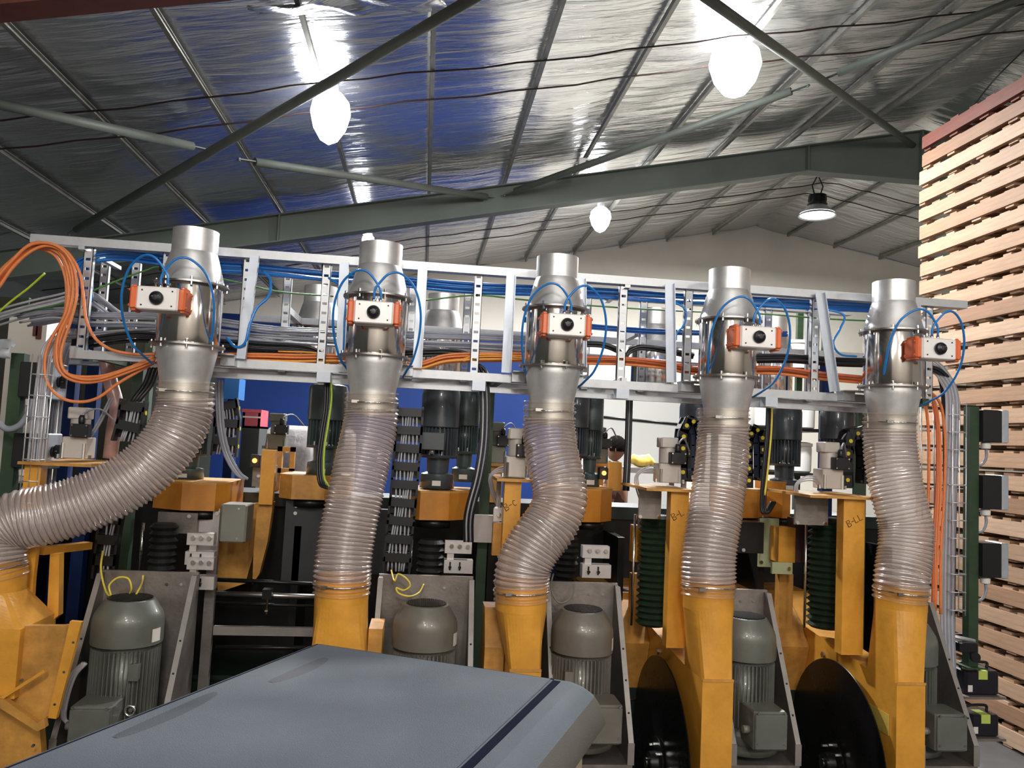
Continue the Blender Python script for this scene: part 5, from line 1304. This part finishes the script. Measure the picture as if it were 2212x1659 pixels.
# light blue steel column piece above the chain and blue frame
X0, X1, z0, z1 = prect(484, 816, 516, 862, 6.0)
t = thing('blue_box', 'light blue steel box on a dark stand right of the first hose', 'box', ((X0+X1)/2, 6.0, 0))
build('box', MB().bx(X0, X1, 6.0, 6.2, z0, z1), mat('bright blue steel paint', (.03, .22, .65), .4), t); build('stand', MB().bx(X0+.02, X1-.02, 6.05, 6.15, 0, z0), M['blue_paint'], t)
# dark olive partition, added to darken the view at the far left
X0, X1 = -4.2, A(330, 800, 6.6).x
tp = thing('partition', 'added dark olive partition darkening the view behind the left end of the machine', 'partition', ((X0+X1)/2, 6.6, 0))
build('sheet', MB().bx(X0, X1, 6.6, 6.64, 0, A(150, 650, 6.6).z), M['olive_dark'], tp)
for X in (X0, (X0+X1)/2, X1-.06): build('frame_post', MB().bx(X, X+.06, 6.56, 6.6, 0, A(150, 650, 6.6).z), M['green_paint'], tp)
# stands under the rear servos
for i, (x, y, Y) in enumerate(((598, 970, 5.5), (1290, 1000, 5.4), (1072, 1000, 5.2))):
    b = A(x, y, Y); single('servo_stand', MB().bx(b.x-.07, b.x+.07, b.y-.07, b.y+.07, b.z-.02, b.z).bx(b.x-.04, b.x+.04, b.y-.04, b.y+.04, 1.86, b.z-.02), M['yellow_dirty'], 'short yellow stand under ' + ['the small grey servo', 'the olive servo right of the S bent hose', 'the olive servo left of the S bent hose'][i], 'stand')
# deep blue uprights behind the rack left
for i, x in enumerate((143, 192, 1202, 1790)):
    X = A(x, 900, 5.1).x
    single('blue_upright', MB().bx(X-.035, X+.035, 5.1, 5.17, .86, 2.9 if i != 2 else 2.2), M['blue_paint'], 'deep blue steel upright ' + ['behind the left wire basket', 'behind the left servo motor', 'beside the S bent hose', 'behind the B-LL servo motor'][i], 'upright', 'deep blue uprights')
# storage rack with white drums seen through the cable rack on the right
t = thing('storage_rack', 'dark storage rack with open shelves behind the right half of the machine', 'shelf', (5.0, 9.6, 0))
rx0, rx1 = A(1590, 900, 9.4).x, A(1780, 900, 9.4).x
for X in (rx0, rx1):
    for Y in (9.4, 10.1): build('upright', MB().bx(X-.04, X+.04, Y-.03, Y+.03, 0, 4.2), M['green_paint'], t)
for z in (.6, 1.4, 2.05, 2.6, 3.35): build('shelf', MB().bx(rx0, rx1, 9.4, 10.1, z-.04, z), M['black_steel'], t)
for i, (u, z) in enumerate([(.18, 2.6), (.42, 2.6), (.66, 2.6), (.88, 2.6), (.3, 2.05), (.62, 2.05), (.85, 2.05), (.25, 3.35), (.55, 3.35), (.8, 3.35)]):
    X = rx0+(rx1-rx0)*u; c = (X, 9.7, z); row = {2.6: 'middle', 2.05: 'lower', 3.35: 'top'}[z]; k = sum(1 for q, w_ in [(.18, 2.6), (.42, 2.6), (.66, 2.6), (.88, 2.6), (.3, 2.05), (.62, 2.05), (.85, 2.05), (.25, 3.35), (.55, 3.35), (.8, 3.35)][:i] if w_ == z)
    tt = thing('plastic_drum', 'white lidded drum on the %s shelf of the storage rack, %s from the left' % (row, ORD[k]), 'drum', c, 'white drums on the storage rack')
    build('body', MB().lathe([(.13, 0), (.15, .02), (.155, .3), (.15, .33)], c, 28), M['white_plastic'], tt); build('lid', MB().lathe([(.16, .33), (.165, .34), (.165, .37), (.1, .385), (.01, .385)], c, 28), M['white_plastic'], tt)
# pale wall board with a pipe and a yellow sack pile behind the person
x0, x1 = A(1285, 900, 13).x, A(1480, 900, 13).x
single('white_board', MB().bx(x0, x1, 13, 13.04, 0, A(1380, 852, 13).z), mat('clean white panel', (.84, .82, .78), .55), 'bright white wall panel behind the person', 'panel')
a, b = A(1285, 899, 12.98), A(1480, 918, 12.98); single('conduit', MB().tube([a, (a+b)/2, b], .022, 8), M['black_steel'], 'thin dark conduit crossing the white panel', 'pipe')
X0, X1, z0, z1 = prect(1365, 982, 1425, 1010, 9.2)
sk = MB().sphere(((X0+X1)/2-.05, 9.2, z0+.07), .15, (1.2, .7, .48), 28, 16)
for v_ in sk.v: v_ += Vector((.02*math.sin(v_.z*40+v_.y*20), 0, max(-.0, .025*math.sin(v_.x*34)+.015*math.sin(v_.x*71+1))))
single('yellow_sack', sk, M['ylabel'], 'dull yellow sack heap right of the person', 'sack')
single('sack_table', MB().bx(X0-.2, X1+.3, 8.9, 9.5, z0-.06, z0).bx(X0-.15, X0-.1, 8.95, 9.0, 0, z0).bx(X1+.2, X1+.25, 8.95, 9.0, 0, z0).bx(X0-.15, X0-.1, 9.4, 9.45, 0, z0).bx(X1+.2, X1+.25, 9.4, 9.45, 0, z0), M['steel'], 'steel table under the yellow sack heap', 'table')
# pale cupboard and film at the left edge
X0, X1, z0, z1 = prect(17, 686, 100, 760, 5.6); t = thing('pale_cabinet', 'cream cabinet behind the left end of the rack, with a hinged door', 'cabinet', ((X0+X1)/2, 5.8, 0))
build('body', MB().bx(X0, X1, 5.6, 6.1, z0-.9, z1), M['cream'], t); build('stand', MB().bx(X0+.05, X1-.05, 5.65, 6.05, 0, z0-.9), M['wall_dark'], t)
build('hinge', MB().bx(X0+.16, X0+.19, 5.585, 5.6, z1-.12, z1-.02).bx(X1-.06, X1-.03, 5.585, 5.6, z1-.14, z1-.03), M['redox'], t)
V = []; mb = MB()
c0 = A(0, 738, 4.25)
for i in range(13):
    for j in range(9):
        u, v = i/12, j/8; V.append(c0+Vector((-.35+u*.42, -.04*math.sin(u*6+v*3), .10-.22*v*(1-.2*u)-.1*u*(1-v)+.012*math.sin(i*1.9+j))))
mb.add(V, [(i*9+j, i*9+j+1, (i+1)*9+j+1, (i+1)*9+j) for i in range(12) for j in range(8)], True)
o = single('plastic_film', mb, M['film'], 'crumpled grey plastic film hanging at the left picture edge', 'film'); m_ = o.modifiers.new('s', 'SOLIDIFY'); m_.thickness = .003
cable('thick_hose', [(-20, 890, 4.2), (10, 925, 4.2), (40, 920, 4.2), (60, 895, 4.2), (72, 862, 4.2)], .016, M['grey_cable'], 'thick grey hose sagging at the left picture edge', 'hose')
# wrapped pipe coming down behind the left rack end
cable('wrapped_pipe', [(228, 775, 4.6), (240, 830, 4.6), (252, 880, 4.6), (245, 930, 4.6), (238, 990, 4.6)], .04, mat('cloudy wrapped pink pipe', (.42, .25, .22), .3, var=.3), 'film wrapped pinkish pipe behind the orange loops', 'pipe')
for k in range(3):
    cable('black_hose', [(325+8*k, 795, 4.45), (312+8*k, 830, 4.42), (292+7*k, 858, 4.4), (284+6*k, 872, 4.4)], .012, M['black_cable'], 'thick black cable entering the curved cable chain, %s from left' % ORD[k], 'cable', 'thick cables into the curved chain')

# ------------------------------------------------------------------ person
def person(X, Y, zf, H, face):
    t = thing('person', 'person with black hair in a maroon shirt standing beyond the machines', 'person', (X, Y, zf))
    t.rotation_euler = (0, 0, 0)
    k = H/1.75
    import mathutils
    rot = Matrix.Rotation(face, 4, 'Z')
    def W(x, y, z): return Vector((X, Y, zf)) + rot @ (Vector((x, y, z))*k)
    J = {'pel': (0, 0, .95, .13, .105), 'wai': (0, 0, 1.1, .125, .095), 'che': (0, -.01, 1.3, .155, .11), 'nec': (0, .0, 1.46, .055, .055), 'nk2': (0, -.01, 1.54, .052, .055),
         'sl': (-.17, 0, 1.41, .06, .06), 'el': (-.23, .02, 1.14, .045, .045), 'wl': (-.2, -.14, .93, .03, .027),
         'sr': (.17, 0, 1.41, .06, .06), 'er': (.23, .0, 1.14, .045, .045), 'wr': (.17, -.2, 1.02, .03, .027),
         'hl': (-.095, 0, .88, .088, .09), 'kl': (-.105, -.02, .5, .06, .062), 'al': (-.11, .02, .1, .04, .045), 'tl': (-.12, -.12, .035, .04, .03),
         'hr': (.095, 0, .88, .088, .09), 'kr': (.105, -.03, .5, .06, .062), 'ar': (.11, .0, .1, .04, .045), 'tr': (.12, -.14, .035, .04, .03)}
    def skinned(name, edges, root, m, scale=1., par=t):
        names = []
        for a, b in edges:
            for q in (a, b):
                if q not in names: names.append(q)
        me = bpy.data.meshes.new(name); me.from_pydata([tuple(W(*J[q][:3])-Vector((X, Y, zf))) for q in names], [(names.index(a), names.index(b)) for a, b in edges], [])
        o = bpy.data.objects.new(name, me); COL.objects.link(o); o.parent = par; me.materials.append(m)
        md = o.modifiers.new('skin', 'SKIN'); md.use_smooth_shade = True
        if not me.skin_vertices: 
            bpy.context.view_layer.objects.active = o
        sv = me.skin_vertices[0].data if me.skin_vertices else None
        if sv:
            for i, q in enumerate(names):
                sv[i].radius = (J[q][3]*k*scale, J[q][4]*k*scale); sv[i].use_root = (q == root)
        s = o.modifiers.new('sub', 'SUBSURF'); s.levels = 2; s.render_levels = 2
        return o
    body = [('pel', 'wai'), ('wai', 'che'), ('che', 'nec'), ('nec', 'nk2'), ('che', 'sl'), ('sl', 'el'), ('el', 'wl'), ('che', 'sr'), ('sr', 'er'), ('er', 'wr'), ('pel', 'hl'), ('hl', 'kl'), ('kl', 'al'), ('al', 'tl'), ('pel', 'hr'), ('hr', 'kr'), ('kr', 'ar'), ('ar', 'tr')]
    # hands: five fingers each
    for s_, w_ in ((-1, 'wl'), (1, 'wr')):
        wx, wy, wz = J[w_][:3]; pn = 'p'+w_; J[pn] = (wx*.98, wy-.06, wz-.04, .034, .02); body.append((w_, pn))
        for f in range(4):
            bx0 = wx+(f-1.5)*.019; L = (.06, .072, .068, .052)[f]
            J[pn+'a%d' % f] = (bx0, wy-.09, wz-.055, .0095, .0095); J[pn+'b%d' % f] = (bx0, wy-.09-L*.5, wz-.08, .0088, .0088); J[pn+'c%d' % f] = (bx0, wy-.085-L*.7, wz-.11, .008, .008)
            body += [(pn, pn+'a%d' % f), (pn+'a%d' % f, pn+'b%d' % f), (pn+'b%d' % f, pn+'c%d' % f)]
        J[pn+'t'] = (wx-s_*.045, wy-.06, wz-.04, .0105, .0105); J[pn+'u'] = (wx-s_*.05, wy-.095, wz-.055, .009, .009); body += [(pn, pn+'t'), (pn+'t', pn+'u')]
    skinned('body', body, 'pel', M['skin'])
    skinned('shirt', [('pel', 'wai'), ('wai', 'che'), ('che', 'nec'), ('che', 'sl'), ('sl', 'el'), ('che', 'sr'), ('sr', 'er')], 'wai', M['shirt'], 1.12)
    skinned('trousers', [('pel', 'hl'), ('hl', 'kl'), ('kl', 'al'), ('pel', 'hr'), ('hr', 'kr'), ('kr', 'ar'), ('pel', 'wai')], 'pel', M['trousers'], 1.14)
    # head
    hd = MB(); V = []; seg, rg = 32, 24
    for j in range(rg+1):
        th = math.pi*j/rg
        for i in range(seg):
            a = 2*math.pi*i/seg; x, y, z = math.sin(th)*math.cos(a), math.sin(th)*math.sin(a), math.cos(th)
            fx, fy, fz = x*.074, y*.095, z*.115
            if z < -.2: fx *= 1+.35*(z+.2); fy = fy*(1+.25*(z+.2))-.012*(-z-.2)
            if y < -.6: 
                fy -= .016*math.exp(-(x/.16)**2-((z+.12)/.16)**2)    # nose
                fy += .010*math.exp(-((abs(x)-.38)/.14)**2-((z-.08)/.1)**2)   # eye sockets
                fy -= .006*math.exp(-(x/.28)**2-((z+.48)/.08)**2)    # lips
                fy -= .007*math.exp(-(x/.25)**2-((z+.82)/.12)**2)    # chin
            V.append(W(fx, fy-.015, 1.64+fz))
    hd.add(V, [(j*seg+i, (j+1)*seg+i, (j+1)*seg+(i+1) % seg, j*seg+(i+1) % seg) for j in range(rg) for i in range(seg)], True)
    for s_ in (-1, 1): hd.sphere(W(s_*.075, .0, 1.635), .018*k, (.5, .8, 1.5), 10, 8)
    h = build('head', hd, M['skin'], t)
    ey = MB()
    for s_ in (-1, 1): ey.sphere(W(s_*.029, -.093, 1.65), .0105*k, (1, .8, .7), 12, 8)
    build('eyes', ey, M['black'], h)
    hr = MB(); V = []
    for j in range(17):
        th = math.pi*.56*j/16
        for i in range(36):
            a = 2*math.pi*i/36; x, y, z = math.sin(th)*math.cos(a), math.sin(th)*math.sin(a), math.cos(th)
            q = 1.10+.05*math.sin(a*9+j*1.7)+.03*math.sin(a*17)
            if y < -.55 and z < .42: q = .92
            V.append(W(x*.078*q, y*.1*q-.008, 1.65+z*.118*q))
    hr.add(V, [(j*36+i, (j+1)*36+i, (j+1)*36+(i+1) % 36, j*36+(i+1) % 36) for j in range(16) for i in range(36)], True)
    build('hair', hr, M['hair'], t)
    sh = MB()
    for q in ('tl', 'tr'): sh.sphere(W(J[q][0], J[q][1]+.03, .045), .06*k, (.8, 2.1, .75), 16, 10)
    build('shoes', sh, M['black'], t)
pp = A(1334, 948, 7.7)
person(pp.x, 7.7, WZ, pp.z-WZ-.0, math.radians(-115))

# ------------------------------------------------------------------ foreground machine cover
def cover():
    zc = 1.65
    P0, P1, P2 = AZ(680, 1385, zc), AZ(1240, 1468, zc), AZ(0, 1645, zc)
    ex = (P1-P0); Wd = ex.length; ex.normalize(); ey = Vector((ex.y, -ex.x, 0))
    if ey.y > 0: ey = -ey
    Ld = 1.35
    t = thing('machine_cover', 'blue grey plastic lid on a cream cabinet filling the lower foreground', 'cabinet', P0.lerp(P1, .5)+ey*(Ld/2)-Vector((0, 0, zc)))
    def Wp(u, v, z): return P0+ex*u+ey*v+Vector((0, 0, z-zc))
    def slab(name, u0, u1, v0, v1, z0, z1, m, lab=None, b=0, par=None):
        mb = MB(); mb.bev(u0, u1, v0, v1, z0-zc, z1-zc, b) if b else mb.bx(u0, u1, v0, v1, z0-zc, z1-zc)
        mb.v = [P0+ex*v.x+ey*v.y+Vector((0, 0, v.z)) for v in mb.v]
        mb.f = [f[::-1] for f in mb.f]
        return build(name, mb, m, par or t, lab)
    # lid: shell with chamfered edge all round and rounded front right shoulder
    def ring(z, i, r):
        u0, u1, v0, v1 = i, Wd+.035-i, i, Ld-i; pts = []
        for (cx, cy, a0) in ((u1-r, v0+r, -90), (u1-r, v1-r, 0), (u0+r, v1-r, 90), (u0+r, v0+r, 180)):
            for q in range(7):
                a = math.radians(a0+q*15); pts.append((cx+r*math.cos(a), cy+r*math.sin(a), z))
        return pts
    rings = [ring(zc-.10, -.05, .06), ring(zc-.095, -.052, .06), ring(zc-.05, -.036, .055), ring(zc-.03, -.024, .05), ring(zc-.012, -.004, .045), ring(zc-.003, .012, .04), ring(zc, .024, .035)]
    V = []; n = 28
    for r_ in rings: V += [Wp(*p) for p in r_]
    mb = MB(); mb.add(V, [(j*n+i, (j+1)*n+i, (j+1)*n+(i+1) % n, j*n+(i+1) % n) for j in range(3, 6) for i in range(n)], True)
    mb.add([Wp(*p) for p in rings[-1]], [tuple(range(n))])
    build('lid', mb, M['cover'], t)
    mb = MB(); mb.add(V, [(j*n+i, (j+1)*n+i, (j+1)*n+(i+1) % n, j*n+(i+1) % n) for j in range(0, 3) for i in range(n)], True)
    mb.add([Wp(*p) for p in rings[0]], [tuple(range(n))[::-1]])
    build('lid_skirt', mb, M['cover_side'], t, 'taupe grey skirt of the lid')
    # raised inner panel leaving a thin step behind and on the left
    slab('inner_panel', .034, Wd-.052, .034, Ld-.05, zc-.004, zc+.004, M['cover'], None, .003)
    slab('groove_shade', Wd-.046, Wd-.026, .035, Ld-.05, zc-.004, zc+.0015, M['groove'], 'slot shade as a dark strip along the right side')  # slot drawn as a flat strip, its shade in the colour
    slab('rim_line', .024, .030, .026, Ld-.05, zc-.004, zc+.0012, M['groove'], 'thin dark line inside the rim')
    slab('rim_line', .030, Wd-.046, .024, .029, zc-.004, zc+.0012, M['groove'], 'thin dark line inside the rim')
    # shallow recess marks, their shade put into darker plastic strips
    def pad(u, v, L, w_, bend):
        mb = MB(); pts = []
        for k in range(25):
            s = k/24; pts.append(Wp(u+bend*s*s+L*.15*s, v+L*(s-.5), zc+.0035))
        Vv = []; 
        for k, p_ in enumerate(pts):
            ww = w_*(.35+.65*math.sin(math.pi*min(1, max(0, k/24)))**.5)
            Vv += [p_-ex*ww/2, p_-ex*ww*.3+Vector((0, 0, .0012)), p_+ex*ww*.3+Vector((0, 0, .0012)), p_+ex*ww/2]
        mb.add(Vv, [(4*k+j, 4*k+4+j, 4*k+5+j, 4*k+1+j) for k in range(24) for j in range(3)], True)
        build('recess_shade', mb, M['cover_pad'], t, 'recess shade as a darker strip on the lid')
    pad(.13, .27, .24, .055, -.035); pad(.07, .66, .30, .05, -.03)
    # body
    slab('body', .0, Wd+.03, .0, Ld-.0, 0, zc-.10, M['cream_body'], 'cream painted cabinet body')
    for u in (.08, Wd-.1):
        for v in (.08, Ld-.1): slab('foot', u-.03, u+.03, v-.03, v+.03, -.0, .02, M['black'])
cover()
